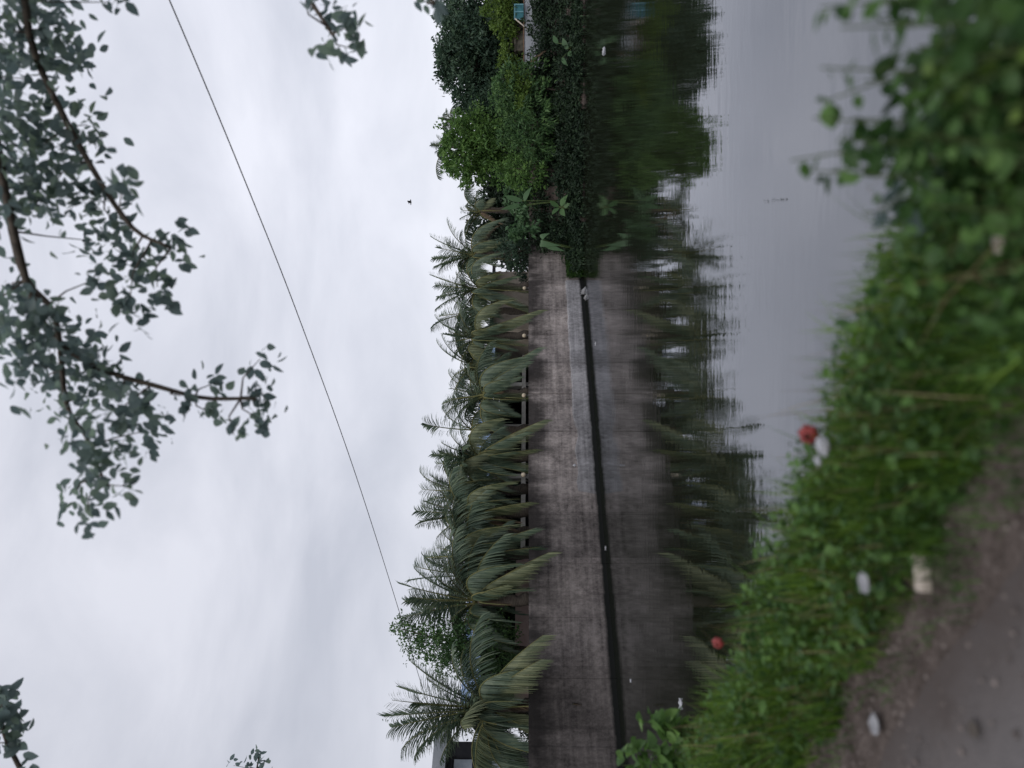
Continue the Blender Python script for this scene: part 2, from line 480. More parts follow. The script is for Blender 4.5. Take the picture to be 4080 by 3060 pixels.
lR.new(eR.outputs[0], eS.inputs[0]); lR.new(eS.outputs[0], kR.inputs[0])
xR = nR.new("ShaderNodeMixRGB"); xR.inputs[2].default_value = (.075,.061,.055,1)
lR.new(kR.outputs[0], xR.inputs[0]); lR.new(r1.outputs[0], xR.inputs[1]); lR.new(xR.outputs[0], bR.inputs["Base Color"])
bp = nR.new("ShaderNodeBump"); bp.inputs["Strength"].default_value = .7; bp.inputs["Distance"].default_value = .01
lR.new(q2.outputs["Fac"], bp.inputs["Height"]); lR.new(bp.outputs[0], bR.inputs["Normal"])
tag(rd.build("road", mR), kind="structure")

# gravel on the dirt shoulder
gv = MB()
for k in range(3200):
    a = float(np.clip(rng.normal(1.42, .2), .55, 1.75)); b_ = float(rng.uniform(-1.5, 9))
    r_ = float(.003 + .011 * rng.random() ** 3)
    p = RN * a + RE * b_ + Vector((0, 0, ground_z_near(a) + r_ * .3 + (.02 if a < 1.27 else 0)))
    q = [p + Vector((math.cos(t) * r_ * rng.uniform(.7, 1.3), math.sin(t) * r_ * rng.uniform(.7, 1.3), 0)) for t in (0, 1.3, 2.5, 3.8, 5)]
    top = p + Vector((0, 0, r_ * .9))
    gv.add(q + [top], [(0,1,5),(1,2,5),(2,3,5),(3,4,5),(4,0,5)])
M['gravel'] = noisy("gravel", (.08,.065,.058), (.26,.22,.2), 9, .9)
tag(gv.build("gravel", M['gravel']), kind="stuff")

# ------------------------------------------------------------------ retaining wall
JT = [24.2, 22.6, 20.85, 19.07, 17.43, 15.67, 13.86, 11.9, 10.0, 8.1, 6.2, 4.3, 2.4, .5, -1.4, -3.3]
wall = empty("retaining_wall", W0, "long stained concrete retaining wall along the pond, under the row of palms", "wall")
wall.rotation_euler = (0, 0, math.atan2(WD.y, WD.x))
def wbuild(mb, name, mat):          # local coords: x along, y behind, z up
    me = bpy.data.meshes.new(name)
    me.from_pydata(np.concatenate(mb.v).tolist(), [], mb.f); me.materials.append(mat)
    o = bpy.data.objects.new(name, me); COL.objects.link(o); o.parent = wall
    return o
mb = MB()
je = sorted(JT + [-5.2, 25.2])
rr = random.Random(4)
for i in range(len(je) - 1):        # panels with a narrow groove at each joint
    dy = rr.uniform(-.012, .012)
    gp = .012 if je[i] > 9 else .004
    mb.box((je[i] + gp, dy, -.9), (je[i + 1] - gp, .3, 2.49 + rr.uniform(-.006, .006)))
mb.box((-5.2, .04, -.9), (25.2, .29, 2.475))
wbuild(mb, "wall_face", M['wall'])
mb = MB()
xs = np.arange(-5.2, 21.31, .35)
Vp, Fp = [], []
for i, x in enumerate(xs):          # plinth with a slightly broken top edge
    k_ = max(0.0, min(1.0, (x - 8) / 5))
    zt = .78 + rr.uniform(-.03, .02) * (2.6 - 1.6 * k_); yo = .03 - .16 * k_ + rr.uniform(-.012, .012)
    if 11.3 < x < 12.2 or 6.8 < x < 7.4: zt -= .10
    Vp += [(x, yo - .015, -.9), (x, yo, zt - .03), (x, yo + .03, zt), (x, .02, zt + .02)]
    if i:
        k = 4 * (i - 1)
        Fp += [(k, k+4, k+5, k+1), (k+1, k+5, k+6, k+2), (k+2, k+6, k+7, k+3)]
n_ = len(Vp)
Fp += [(n_-4, n_-1, n_-2, n_-3), (0, 1, 2, 3)]
mb.add([Vector(v) for v in Vp], Fp)
wbuild(mb, "plinth", M['plinth'])

# ------------------------------------------------------------------ leaves
def unit(a):
    return a / np.maximum(np.linalg.norm(a, axis=1, keepdims=True), 1e-9)

def add_leaves(mb, P, D, size, ratio, rng, nearq=False, curl=.18, roundish=.45):
    """P base points, D leaf axes; folded kites far away, rounder curved leaves close by"""
    n = len(P); D = unit(D)
    R = unit(rng.standard_normal((n, 3)) + np.array([0, 0, .6]))
    S = unit(np.cross(D, R)); N = np.cross(S, D)
    L = size[:, None]; Wd = L * ratio
    if not nearq:
        b0 = P; tip = P + D * L - N * L * curl
        l_ = P + D * L * roundish + S * Wd * .5 + N * L * .06
        r_ = P + D * L * roundish - S * Wd * .5 + N * L * .06
        V = np.stack([b0, l_, tip, r_], 1).reshape(-1, 3)
        k = np.arange(n)[:, None] * 4
        Fq = np.concatenate([k + np.array([0, 1, 2]), k + np.array([0, 2, 3])])
        mb.add_np(V, Fq)
    else:
        st = [(0, .0), (.12, .55), (.38, 1.0), (.68, .78), (.9, .3), (1, 0)]
        rows = []
        for s, wd in st:
            c = P + D * L * s - N * L * curl * s * s
            if wd == 0: rows.append([c])
            else: rows.append([c + S * Wd * .5 * wd + N * L * .05 * wd, c, c - S * Wd * .5 * wd + N * L * .05 * wd])
        V = np.stack([q for r in rows for q in r], 1).reshape(-1, 3)
        base = np.arange(n)[:, None] * 14
        tri = [(0, 1, 2), (0, 2, 3), (10, 13, 11), (11, 13, 12)]
        quad = []
        for r in range(3):
            o = 1 + 3 * r
            quad += [(o, o + 3, o + 4, o + 1), (o + 1, o + 4, o + 5, o + 2)]
        v0 = mb.n
        mb.v.append(V); mb.n += len(V)
        for q in tri + quad:
            mb.f.extend(map(tuple, (base + np.array(q) + v0).tolist()))

def crown(mb, blobs, leaf, ratio, rng, dens=1.0, nearq=False, droop=.3, clump_r=.3, fill=.5):
    """blobs: (centre, radius). clumps of leaves through each blob, more towards its surface"""
    for c, r in blobs:
        c = np.array(c)
        nc = max(5, int(dens * 26 * (r / .8) ** 1.7))
        d = unit(rng.standard_normal((nc, 3)))
        rad = r * (fill + (1 - fill) * rng.random((nc, 1)) ** .5) * (1 + .18 * rng.standard_normal((nc, 1)))
        cc = c + d * rad
        cr = clump_r * r ** .5 * (0.6 + .8 * rng.random(nc))
        per = 26
        P = np.repeat(cc, per, 0) + rng.standard_normal((nc * per, 3)) * np.repeat(cr, per)[:, None] * np.array([.6, .6, .42])
        D = np.repeat(d, per, 0) * .8 + rng.standard_normal((nc * per, 3)) * .75 + np.array([0, 0, -droop])
        add_leaves(mb, P, D, leaf * (0.65 + .7 * rng.random(len(P))), ratio, rng, nearq)

def tree(name, label, cat, pxblobs, Y, leaf, ratio, mat, seed, dens=1.0, base=None, trunk_r=.16, group=None, clump_r=.3, droop=.3, depth=1.0, bark=None, fill=.5):
    rng = np.random.default_rng(seed)
    blobs = []
    for b in pxblobs:
        y_ = Y + rng.uniform(-depth, depth) if len(b) < 4 else b[3]
        blobs.append((at(b[0], b[1], y_), px(b[2], y_)))
    cen = sum((b[0] for b in blobs), Vector()) / len(blobs)
    if base is None:
        base = Vector((cen.x, cen.y, ground_z_bank(cen.y) - .1))
    root = empty(name, base, label, cat, group)
    tr = MB()
    mid = base.lerp(cen, .55) + Vector((.15, 0, 0))
    tr.tube([base, base.lerp(mid, .5), mid, cen], [trunk_r * 1.25, trunk_r, trunk_r * .8, trunk_r * .35])
    for c, r in blobs:
        s = mid.lerp(cen, float(rng.uniform(0, .8)))
        k = s.lerp(c, .55) + Vector((0, 0, .15 * r))
        tr.tube([s, k, c + Vector((0, 0, .2 * r))], [trunk_r * .4, trunk_r * .25, trunk_r * .07], 5)
    tr.build("trunk", bark or M['bark'], root, True)
    cm = MB()
    crown(cm, blobs, leaf, ratio, rng, dens, droop=droop, clump_r=clump_r, fill=fill)
    cm.build("crown", mat, root)
    return root

# ------------------------------------------------------------------ coconut palms
def frond(mb_leaf, mb_rib, P0, P1, P2, rng, wmax=.62, n=62, hang=.5, lw=.05, start=.14):
    """midrib along a quadratic curve, two rows of narrow leaflets that droop by 'hang'"""
    def B(t): return P0 * (1 - t) ** 2 + P1 * (2 * t * (1 - t)) + P2 * t * t
    def dB(t): return ((P1 - P0) * (1 - t) + (P2 - P1) * t).normalized()
    ts = [k / 12 for k in range(13)]
    mb_rib.tube([B(t) for t in ts], [.028 * (1 - t) ** .8 + .005 for t in ts], 5)
    V, Fq = [], []
    down = Vector((0, 0, -1))
    tw = rng.uniform(-.5, .5)
    for side in (-1, 1):
        for k in range(n):
            t = start + (1 - start) * (k + rng.uniform(-.3, .3)) / n
            t = min(max(t, .05), .995)
            p, T = B(t), dB(t)
            S = T.cross(down)
            if S.length < .25:
                S = T.cross(Vector((math.cos(tw * 3), math.sin(tw * 3), .2)))
            S = S.normalized() * side
            N = S.cross(T).normalized()
            u_ = (t - start) / (1 - start)
            ln = wmax * (0.45 + .55 * math.sin(min(1, u_ * 2.2) * math.pi / 2)) * (1 - .62 * max(0, u_ - .45) / .55) * rng.uniform(.82, 1.12)
            fw = .45 + .75 * u_
            d = (T * fw + S * (1.0 - .25 * u_) + N * side * .0 + down * hang * rng.uniform(.55, 1.3)).normalized()
            pts = [p]
            dd = d.copy()
            for q in range(3):
                pts.append(pts[-1] + dd * (ln / 3))
                dd = (dd + down * (.22 + .35 * hang) * rng.uniform(.5, 1.4) + T * .05).normalized()
            wv = d.cross(down)
            if wv.length < .1: wv = T.copy()
            wv = (wv.normalized() * .75 + T * .45 + N * .2).normalized()
            ws = [lw * .4, lw * .5, lw * .34, .003]
            o = len(V)
            for q, wq in zip(pts, ws):
                V.append(q + wv * wq); V.append(q - wv * wq)
            for q in range(3):
                Fq.append((o + 2*q, o + 2*q + 1, o + 2*q + 3, o + 2*q + 2))
    mb_leaf.add(V, Fq)

def palm(label, cpx, tips, wv=.7, seed=0, filler=8, scale=1.0, pos=None, group="coconut palms along the wall top", trunk_r=.15, nleaf=88):
    """cpx: crown centre in the photo; tips: (x, y, bulge, depth shift, kind)"""
    rng = random.Random(seed)
    if pos is None:
        t = wall_t(cpx[1], wv)
        b = wall_pt(t, wv, 2.42)
    else:
        b = Vector(pos)
    C = at(cpx[0], cpx[1], b.y)
    base = Vector((C.x + .1, b.y, b.z))
    root = empty("coconut_palm", base, label, "palm tree", group)
    tb = MB()
    k = 9
    tb.tube([base.lerp(C, q / k) + Vector((.04 * math.sin(q * 2), 0, 0)) for q in range(k + 1)],
            [trunk_r * (1.35 - .5 * q / k) * (1.08 if q % 2 else .95) for q in range(k + 1)], 9)
    tb.build("trunk", M['trunk'], root, True)
    specs = []
    for tp in tips:
        x, y, bulge, dy, kind = tp
        P2 = at(x, y, C.y + dy)
        mid = (C + P2) / 2
        L = (P2 - C).length
        up_ = P2.z - C.z
        # the control point lifts the arch: fronds leave the crown steeply and bend over
        P1 = mid + Vector((0, 0, 1)) * ((bulge * 1.7 if P2.z < C.z else bulge * 1.2) * L) - Vector((P2.x - C.x, P2.y - C.y, 0)) * .12
        specs.append((P1, P2, kind))
    for q in range(filler):
        az = rng.uniform(0, 2 * math.pi)
        L = rng.uniform(2.2, 3.2) * scale
        el = rng.uniform(-.45, .95)
        P2 = C + Vector((math.cos(az) * math.cos(el), .6 * math.sin(az) * math.cos(el) + .3, math.sin(el))) * L * .75
        if P2.z > C.z + .8 * scale: P2.z = C.z + .8 * scale
        P1 = (C + P2) / 2 + Vector((0, 0, .28 * L))
        specs.append((P1, P2, 'g'))
    if pos is None:
        for q in rng.sample(range(6), 4):     # young fronds standing up in a fan
            sx_ = (-1.5, -.9, -.3, .35, .95, 1.55)[q] + rng.uniform(-.2, .2)
            P2 = C + Vector((sx_, rng.uniform(-.5, .9), 2.5 - .42 * sx_ * sx_ - rng.uniform(0, 1.1))) * scale * .92
            P1 = C + Vector((sx_ * .32, (P2.y - C.y) * .3, (P2.z - C.z) * .8))
            specs.append((P1, P2, 'g'))
        for q in range(5):              # old fronds drooping forward over the wall
            sx_ = (-1.6, -.95, -.3, .55, 1.4)[q] + rng.uniform(-.25, .25)
            P2 = C + Vector((sx_, -rng.uniform(.5, 1.1), -rng.uniform(.75, 1.75))) * scale
            P1 = C + Vector((sx_ * .8, -.45, rng.uniform(.5, 1.25))) * scale
            specs.append((P1, P2, 'o' if rng.random() < .3 else 'g'))
    for P1, P2, kind in specs:
        L = (P2 - C).length
        lf, rb = MB(), MB()
        hang = .3 if P2.z > C.z + .5 * L else (2.3 if P2.z < C.z + .1 * L else 1.0)
        wm_ = ((.74 if hang < .5 else .95) if kind != 'd' else .55) * scale * min(1.15, .5 + L / 5.0)
        C0 = C + Vector((rng.uniform(-.06, .06), rng.uniform(-.06, .06), rng.uniform(-.1, .1)))
        frond(lf, rb, C0, P1, P2, rng, wm_, max(30, int(nleaf * L / 3 * (.62 if hang < .5 else .8))), hang, (.040 if hang < .5 else .036) * scale ** .5)
        mt = {'g': M['frond'], 'o': M['frond_olive'], 'd': M['frond_dead']}[kind]
        f = lf.build("frond" if kind != 'd' else "dry_frond", mt, root)
        if kind == 'd': f["label"] = "brown dried frond hanging down"
        rb.build("midrib", M['rachis'], None, True, origin=None)
        r_ = bpy.data.objects[-1] if False else None
        ro = [o for o in COL.objects if o.name.startswith("midrib") and o.parent is None][-1]
        me = ro.data
        me.transform(Matrix.Translation(-root.location))
        ro.parent = f
    return root

palm("leftmost coconut palm on the wall, a dry brown frond hanging far down", (1960, 2825), [
    (1530, 2855, .02, .2, 'g'), (1562, 2790, .03, -.3, 'g'), (1590, 2735, .04, .4, 'g'), (1560, 2900, .05, .3, 'g'),
    (1600, 2985, .22, .3, 'g'), (1650, 3015, .25, -.3, 'g'), (1640, 2640, .06, .6, 'g'), (1800, 2575, .26, .2, 'g'),
    (1850, 2905, .42, -1.4, 'o'), (2165, 2530, .22, -.8, 'o'), (2160, 2625, .22, -1.0, 'o'), (2295, 2805, .12, -.7, 'd'),
    (2235, 2955, .12, -.9, 'o'), (2160, 2950, .15, -.6, 'o'), (1900, 3110, .18, -1.0, 'o'), (2080, 3120, .2, -.8, 'g'), (1700, 2700, .1, 1.0, 'g')], .8, 1, 8, 1.08)
palm("coconut palm with a dark bare trunk, right of the bushy small-leaved tree", (1905, 2400), [
    (1592, 2325, .02, .2, 'g'), (1612, 2395, .0, -.2, 'g'), (1605, 2462, .03, .3, 'g'), (1640, 2435, .02, .7, 'g'), (1650, 2265, .14, .2, 'g'),
    (1690, 2225, .22, -.2, 'g'), (2190, 2200, .2, -.8, 'o'), (2120, 2245, .26, -.9, 'o'), (2020, 2330, .3, -.9, 'o'), (2030, 2410, .3, -.7, 'd'), (1850, 2490, .2, -.4, 'g'), (1780, 2200, .15, .3, 'g'), (1990, 2480, .25, .2, 'g')], .7, 2, 8)
palm("coconut palm whose broad front fronds sweep rightwards over the black-streaked wall top", (1900, 2215), [
    (1760, 2120, .1, .3, 'g'), (1740, 2180, .06, .5, 'g'), (1770, 2280, .12, .6, 'g'), (1790, 2090, .16, .1, 'g'), (2130, 2105, .22, -.9, 'g'),
    (2060, 2130, .26, -.7, 'g'), (2150, 2180, .18, -1.0, 'g'), (2030, 2075, .24, .1, 'g'), (1990, 2290, .25, -.6, 'g'), (1720, 2230, .04, .8, 'g')], .9, 3, 8)
palm("coconut palm with a narrow upright fan and a brown frond hanging from its crown", (1895, 2050), [
    (1655, 2035, .0, .1, 'g'), (1680, 2080, .03, -.2, 'g'), (1690, 1995, .03, .3, 'g'), (1740, 2140, .12, .3, 'g'), (2080, 2015, .24, -.8, 'o'), (2115, 2000, .18, -.9, 'o'),
    (1940, 1950, .3, -.7, 'g'), (2070, 2085, .16, -.7, 'd'), (1900, 2110, .35, -.9, 'g'), (2060, 2120, .2, -.5, 'd'), (1760, 1960, .12, .4, 'g')], .7, 4, 8)
palm("coconut palm of thin arching fronds standing just behind the row against sky", (1860, 1960), [
    (1680, 1950, .06, .2, 'g'), (1700, 2000, .08, .4, 'g'), (1715, 1895, .1, 0, 'g'), (1770, 2025, .18, .3, 'g'), (1790, 1880, .16, .5, 'g'), (1960, 1890, .25, -.4, 'g'), (1730, 1930, .05, .8, 'g')], 1.6, 5, 8)
palm("coconut palm in the middle of the wall with the widest drooping fronds and yellowed tips", (1920, 1830), [
    (1722, 1808, .0, .1, 'g'), (1738, 1850, .02, .4, 'g'), (1760, 1765, .06, .2, 'g'), (1790, 1720, .16, .2, 'g'), (2200, 1905, .16, -1.0, 'o'), (2140, 1790, .22, -.9, 'o'),
    (2170, 1672, .22, -.8, 'o'), (2095, 1720, .3, -.9, 'g'), (2090, 1880, .26, -.8, 'g'), (2000, 1700, .3, .2, 'g'), (2040, 1930, .3, -.6, 'g'), (1830, 1690, .2, .4, 'g'), (2050, 1800, .3, -1.0, 'g')], .7, 6, 8)
palm("coconut palm in front of the white veranda post, a dry brown tuft under its crown", (1935, 1575), [
    (1780, 1592, .0, .1, 'g'), (1795, 1545, .03, .3, 'g'), (1800, 1485, .08, .2, 'g'), (1830, 1640, .14, .1, 'g'), (2130, 1590, .2, -.9, 'o'), (2145, 1385, .22, -.8, 'g'),
    (2100, 1440, .28, -.7, 'g'), (2070, 1500, .3, -.6, 'g'), (1990, 1690, .3, -.3, 'g'), (2060, 1660, .3, -.5, 'g'), (2020, 1590, .1, -.5, 'd'), (2000, 1560, .1, -.4, 'd'), (1860, 1460, .2, .3, 'g')], .7, 7, 8)
palm("coconut palm with a round spray of tips, beside the second lamp from the right", (1905, 1345), [
    (1768, 1330, .0, .1, 'g'), (1785, 1300, .03, .3, 'g'), (1800, 1430, .14, .1, 'g'), (1812, 1400, .08, .3, 'g'), (1790, 1365, .03, -.2, 'g'), (2150, 1235, .2, -.8, 'o'),
    (2050, 1400, .3, -.7, 'g'), (2100, 1275, .25, -.6, 'g'), (2090, 1380, .28, -.9, 'o'), (1990, 1290, .3, -.8, 'g'), (1880, 1240, .2, .3, 'g'), (1960, 1440, .3, .1, 'g')], .7, 8, 8)
palm("coconut palm beside the rightmost lamp globe, fronds fanned over the clean pale wall panels", (1915, 1150), [
    (1716, 1095, .05, .1, 'g'), (1735, 1135, .0, .3, 'g'), (1736, 1230, .14, .1, 'g'), (1742, 1185, .05, .3, 'g'), (1820, 1290, .2, .2, 'g'), (2152, 1163, .24, -.9, 'o'),
    (2130, 1255, .2, -.8, 'o'), (2070, 1220, .3, -.8, 'g'), (2060, 1100, .3, -.6, 'g'), (1990, 1080, .3, -.3, 'd'), (1990, 1270, .28, -.2, 'g'), (1960, 1200, .34, -.9, 'g')], .7, 9, 8)
palm("coconut palm at the right end of the wall, arching over the tan house wall", (1895, 1015), [
    (1715, 942, .06, .1, 'g'), (1722, 1030, .02, .3, 'g'), (1730, 1062, .04, .3, 'g'), (1780, 880, .16, 0, 'g'), (1742, 985, .02, -.2, 'g'), (1990, 1065, .3, -.8, 'g'),
    (1930, 915, .26, -.4, 'o'), (2010, 955, .26, -.7, 'o'), (2040, 1040, .24, -.6, 'd'), (1860, 1090, .25, -.5, 'g'), (1980, 900, .25, .3, 'd')], .9, 10, 8)
for y_, x_, wv_, sd_, lb_ in ((1720, 1900, 2.3, 31, "coconut palm set back from the wall, right of the widest drooping palm"),
                               (1455, 1895, 2.0, 32, "coconut palm set back from the wall, right of the white veranda post"),
                               (1245, 1885, 2.0, 33, "coconut palm set back from the wall, between the two rightmost lamps"),
                               (2130, 1880, 2.2, 34, "coconut palm set back from the wall, behind the black-streaked panels"),
                               (2290, 1890, 2.4, 35, "coconut palm set back from the wall, right of the dark bare trunk")):
    palm(lb_, (x_, y_), [], wv_, sd_, 5)
palm("small hazy coconut palm peeping out left of the round leafy tree", (1915, 840), [
    (1838, 838, .02, .2, 'g'), (1865, 805, .06, .2, 'g'), (1835, 870, .05, 0, 'g'), (1850, 910, .15, 0, 'g'), (2000, 895, .3, -.7, 'd'), (1960, 790, .25, -.4, 'o'), (2000, 840, .2, -.8, 'd'), (1900, 760, .2, .2, 'g')],
    seed=11, filler=5, pos=(0, 39.5, 2.3), group="coconut palms behind the trees")
palm("coconut palm crown poking up just behind the highest point of the round tree", (1790, 580), [
    (1718, 575, .0, 0, 'g'), (1735, 605, .05, 0, 'g'), (1740, 545, .08, 0, 'g'), (1765, 630, .2, 0, 'g'), (1770, 520, .2, 0, 'g')],
    seed=12, filler=3, pos=(0, 43.5, 2.4), group="coconut palms behind the trees", scale=.9)
palm("coconut palm with one thin frond showing right of the round tree's top", (1810, 480), [
    (1748, 468, .05, 0, 'g'), (1760, 495, .08, 0, 'g'), (1775, 440, .2, 0, 'g'), (1790, 520, .2, 0, 'g')],
    seed=13, filler=3, pos=(0, 44, 2.4), group="coconut palms behind the trees", scale=.9)

# ------------------------------------------------------------------ broadleaf trees
tb_y = wall_t(2575, 1.8)
tree("leafy_tree", "bushy small-leaved tree rising among the palms, where the wire disappears", "tree",
     [(1640, 2530, 55), (1600, 2505, 35), (1690, 2560, 60), (1740, 2590, 70), (1730, 2520, 60), (1800, 2540, 80), (1810, 2630, 70), (1870, 2560, 90), (1900, 2640, 70), (1780, 2660, 40), (1960, 2580, 90), (2000, 2520, 70), (2020, 2640, 60)],
     wall_pt(tb_y, 1.4).y, .10, .5, M['leaf_mid'], 21, 1.9, base=wall_pt(tb_y, 2.2, 2.4), trunk_r=.12, clump_r=.3, depth=.5)
tree("broadleaf_tree", "tall dark large-leaved tree with ragged top at the far right", "tree",
     [(1860, 90, 85), (1830, 190, 85), (1800, 245, 55), (1835, 320, 70), (1900, 180, 120), (1920, 290, 100), (1785, 215, 35), (1850, 25, 90), (1960, 80, 120), (1960, 220, 120), (1980, 330, 90), (1870, 350, 50), (1800, 130, 45), (1780, 265, 36), (1800, 60, 55), (1775, 200, 40), (1770, 300, 32), (1840, 360, 45)],
     42.5, .24, .5, M['leaf_dark'], 22, .95, trunk_r=.25, group="trees on the far bank", clump_r=.32)
tree("broadleaf_tree", "blue-green tree in the dip between the dark ragged tree and the round tree", "tree",
     [(1895, 405, 60), (1870, 430, 45), (1930, 460, 70), (1970, 400, 80), (1910, 480, 40), (1990, 470, 70)],
     42, .22, .5, M['leaf_dark'], 23, 1.1, trunk_r=.2, group="trees on the far bank")
tree("broadleaf_tree", "round-topped lighter green tree on the far bank with palm tips behind it", "tree",
     [(1830, 545, 70), (1850, 620, 85), (1815, 655, 55), (1900, 525, 80), (1900, 600, 90), (1875, 690, 50), (1795, 590, 40), (1950, 560, 85), (1960, 640, 80), (1830, 490, 45)],
     40, .21, .5, M['leaf_bright'], 24, 1.0, trunk_r=.2, group="trees on the far bank", clump_r=.26)
tree("broadleaf_tree", "low spreading tree over the water beside the grey wall, mid green", "tree",
     [(2050, 310, 60), (2010, 360, 55), (2110, 330, 80), (2080, 420, 70), (2160, 380, 60), (2000, 310, 40), (2190, 300, 50), (1990, 410, 45), (2140, 440, 50)],
     37.5, .19, .5, M['leaf_mid'], 25, 1.0, trunk_r=.16, group="trees on the far bank", clump_r=.26)
tree("mango_tree", "tree with long narrow drooping leaves hanging low over the water", "tree",
     [(2060, 480, 60), (2100, 530, 75), (2150, 480, 60), (2180, 530, 50), (2225, 525, 36), (2250, 550, 26), (2030, 540, 50), (2120, 590, 60), (2200, 455, 45), (2170, 590, 40)],
     36.6, .24, .24, M['leaf_mid'], 26, 1.0, trunk_r=.14, group="trees on the far bank", droop=.7, clump_r=.28)
tree("shrub", "bright green shrub with a rounded top right of the pale banana leaves", "shrub",
     [(2010, 670, 40), (2050, 690, 50), (2100, 720, 45), (2000, 720, 30), (2110, 660, 50), (2070, 640, 40), (2140, 700, 40)],
     36.8, .15, .5, M['leaf_bright'], 27, 1.0, trunk_r=.07, group="shrubs on the far bank")
tree("shrub", "pale broad-leaved shrub on the far bank below the hazy small palm", "shrub",
     [(2060, 790, 45), (2100, 830, 50), (2130, 780, 45), (2050, 850, 35), (2090, 900, 45), (2060, 930, 30)],
     37, .24, .55, M['taro'], 28, .6, trunk_r=.07, group="shrubs on the far bank")
tree("shrub", "dark bush beside the end of the wall under the rightmost wall palm", "shrub",
     [(2010, 985, 40), (2050, 960, 50), (2090, 1000, 45), (2070, 1060, 45), (2090, 1095, 28), (2040, 1030, 35)],
     37.5, .13, .5, M['leaf_dark'], 29, 1.2, trunk_r=.07, group="shrubs on the far bank", base=Vector((7.0, 38.2, 2.3)))
tree("creeper", "yellow-green creeper draped over the low spreading tree", "creeper",
     [(2055, 345, 36), (2095, 370, 34), (2075, 400, 30), (2040, 300, 26), (2100, 330, 26), (2085, 440, 24)],
     36.3, .13, .6, M['leaf_yellow'], 30, 1.3, trunk_r=.04, depth=.3, group="creepers on the far bank")
tree("creeper", "yellow-green creeper above the turquoise frame at the photo's edge", "creeper",
     [(1985, 30, 55), (2000, 90, 45), (2020, 140, 40), (2030, 40, 45), (2030, 200, 30), (2010, 250, 30), (1960, 70, 40), (2000, -20, 50), (2050, 250, 28)],
     38.6, .15, .6, M['leaf_yellow'], 31, 1.2, trunk_r=.05, depth=.3, group="creepers on the far bank")

# the wood behind, and the undergrowth along the water: masses nobody could count
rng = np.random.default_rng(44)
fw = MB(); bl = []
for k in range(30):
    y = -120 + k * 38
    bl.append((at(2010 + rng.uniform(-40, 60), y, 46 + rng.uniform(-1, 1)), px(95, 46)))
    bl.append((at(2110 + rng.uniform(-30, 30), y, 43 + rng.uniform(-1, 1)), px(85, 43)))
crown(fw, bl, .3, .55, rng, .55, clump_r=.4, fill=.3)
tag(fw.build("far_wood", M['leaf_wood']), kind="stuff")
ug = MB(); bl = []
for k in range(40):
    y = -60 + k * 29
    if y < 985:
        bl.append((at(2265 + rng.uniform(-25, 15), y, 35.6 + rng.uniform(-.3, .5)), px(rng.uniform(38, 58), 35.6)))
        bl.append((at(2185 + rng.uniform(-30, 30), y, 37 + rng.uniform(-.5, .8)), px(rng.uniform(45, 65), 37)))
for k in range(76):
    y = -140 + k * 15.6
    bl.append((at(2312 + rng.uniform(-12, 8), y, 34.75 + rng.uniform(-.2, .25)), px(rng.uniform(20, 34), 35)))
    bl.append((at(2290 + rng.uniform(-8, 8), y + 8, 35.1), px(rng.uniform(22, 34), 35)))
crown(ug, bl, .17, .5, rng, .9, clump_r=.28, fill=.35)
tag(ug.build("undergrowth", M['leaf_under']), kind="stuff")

# moss-green creeper hugging the end of the plinth
mo = MB()
Pm = []
nM = 9000
tt = rng.uniform(21.35, 23.6, nM); zz = rng.uniform(-.02, .74, nM); yy = -rng.uniform(.02, .55, nM) * (1 - .35 * zz)
Pm = np.array([tuple(wall_pt(a, b, c)) for a, b, c in zip(tt, yy, zz)])
add_leaves(mo, Pm, rng.standard_normal((nM, 3)) + np.array([.3, -.6, -.3]), .07 * (0.6 + .8 * rng.random(nM)), .6, rng)
tag(mo.build("mossy_creeper", M['moss'], None, origin=tuple(wall_pt(22.4, -.2, 0))), "square clump of moss-green creeper over the end of the wall's ledge", "creeper")

# broad-leaved plants at the water's edge
def big_leaf(mb, base, tip, width, sag, rng, n=9):
    base, tip = Vector(base), Vector(tip)
    D = tip - base; S = D.cross(Vector((rng.uniform(-.3, .3), -1, .45)))
    if S.length < .05: S = Vector((1, 0, 0))
    S.normalize(); V, Fq = [], []
    for i in range(n + 1):
        t = i / n
        c = base + D * t + Vector((0, 0, 1)) * sag * 4 * t * (1 - t)
        wd = width * .5 * math.sin(math.pi * min(1, .06 + t * .94) ** .8) * (1 + .06 * rng.uniform(-1, 1)) + .004
        V += [c + S * wd + Vector((0, 0, .15 * wd)), c, c - S * wd + Vector((0, 0, .15 * wd))]
        if i:
            o = 3 * (i - 1)
            Fq += [(o, o+3, o+4, o+1), (o+1, o+4, o+5, o+2)]
    mb.add(V, Fq)

def broad_plant(name, label, cat, root_px, Y, leaves, mat, seed):
    rng = random.Random(seed)
    b = at(root_px[0], root_px[1], Y); b.z = min(b.z, ground_z_bank(Y) + .02) if name == "banana_plant" else b.z
    root = empty(name, b, label, cat)
    st = MB()
    for (x0, y0, x1, y1, wd, sag) in leaves:
        p0, p1 = at(x0, y0, Y - .1), at(x1, y1, Y - .25)
        st.tube([b, b.lerp(p0, .6) + Vector((0, 0, .08)), p0], [.03, .022, .015], 5)
        lm = MB(); big_leaf(lm, p0, p1, px(wd, Y), sag, rng)
        lm.build("leaf", mat, root, True)
    st.build("stem", M['stem'], root, True)
    return root
broad_plant("taro_plant", "taro plant with three pale upright leaves at the far right water edge", "plant", (2310, 180), 35.0,
            [(2262, 195, 2242, 150, 22, .02), (2272, 185, 2290, 150, 22, .02), (2268, 205, 2280, 225, 20, .02), (2240, 230, 2262, 262, 16, .02), (2222, 172, 2205, 140, 18, .02)], M['taro'], 1)
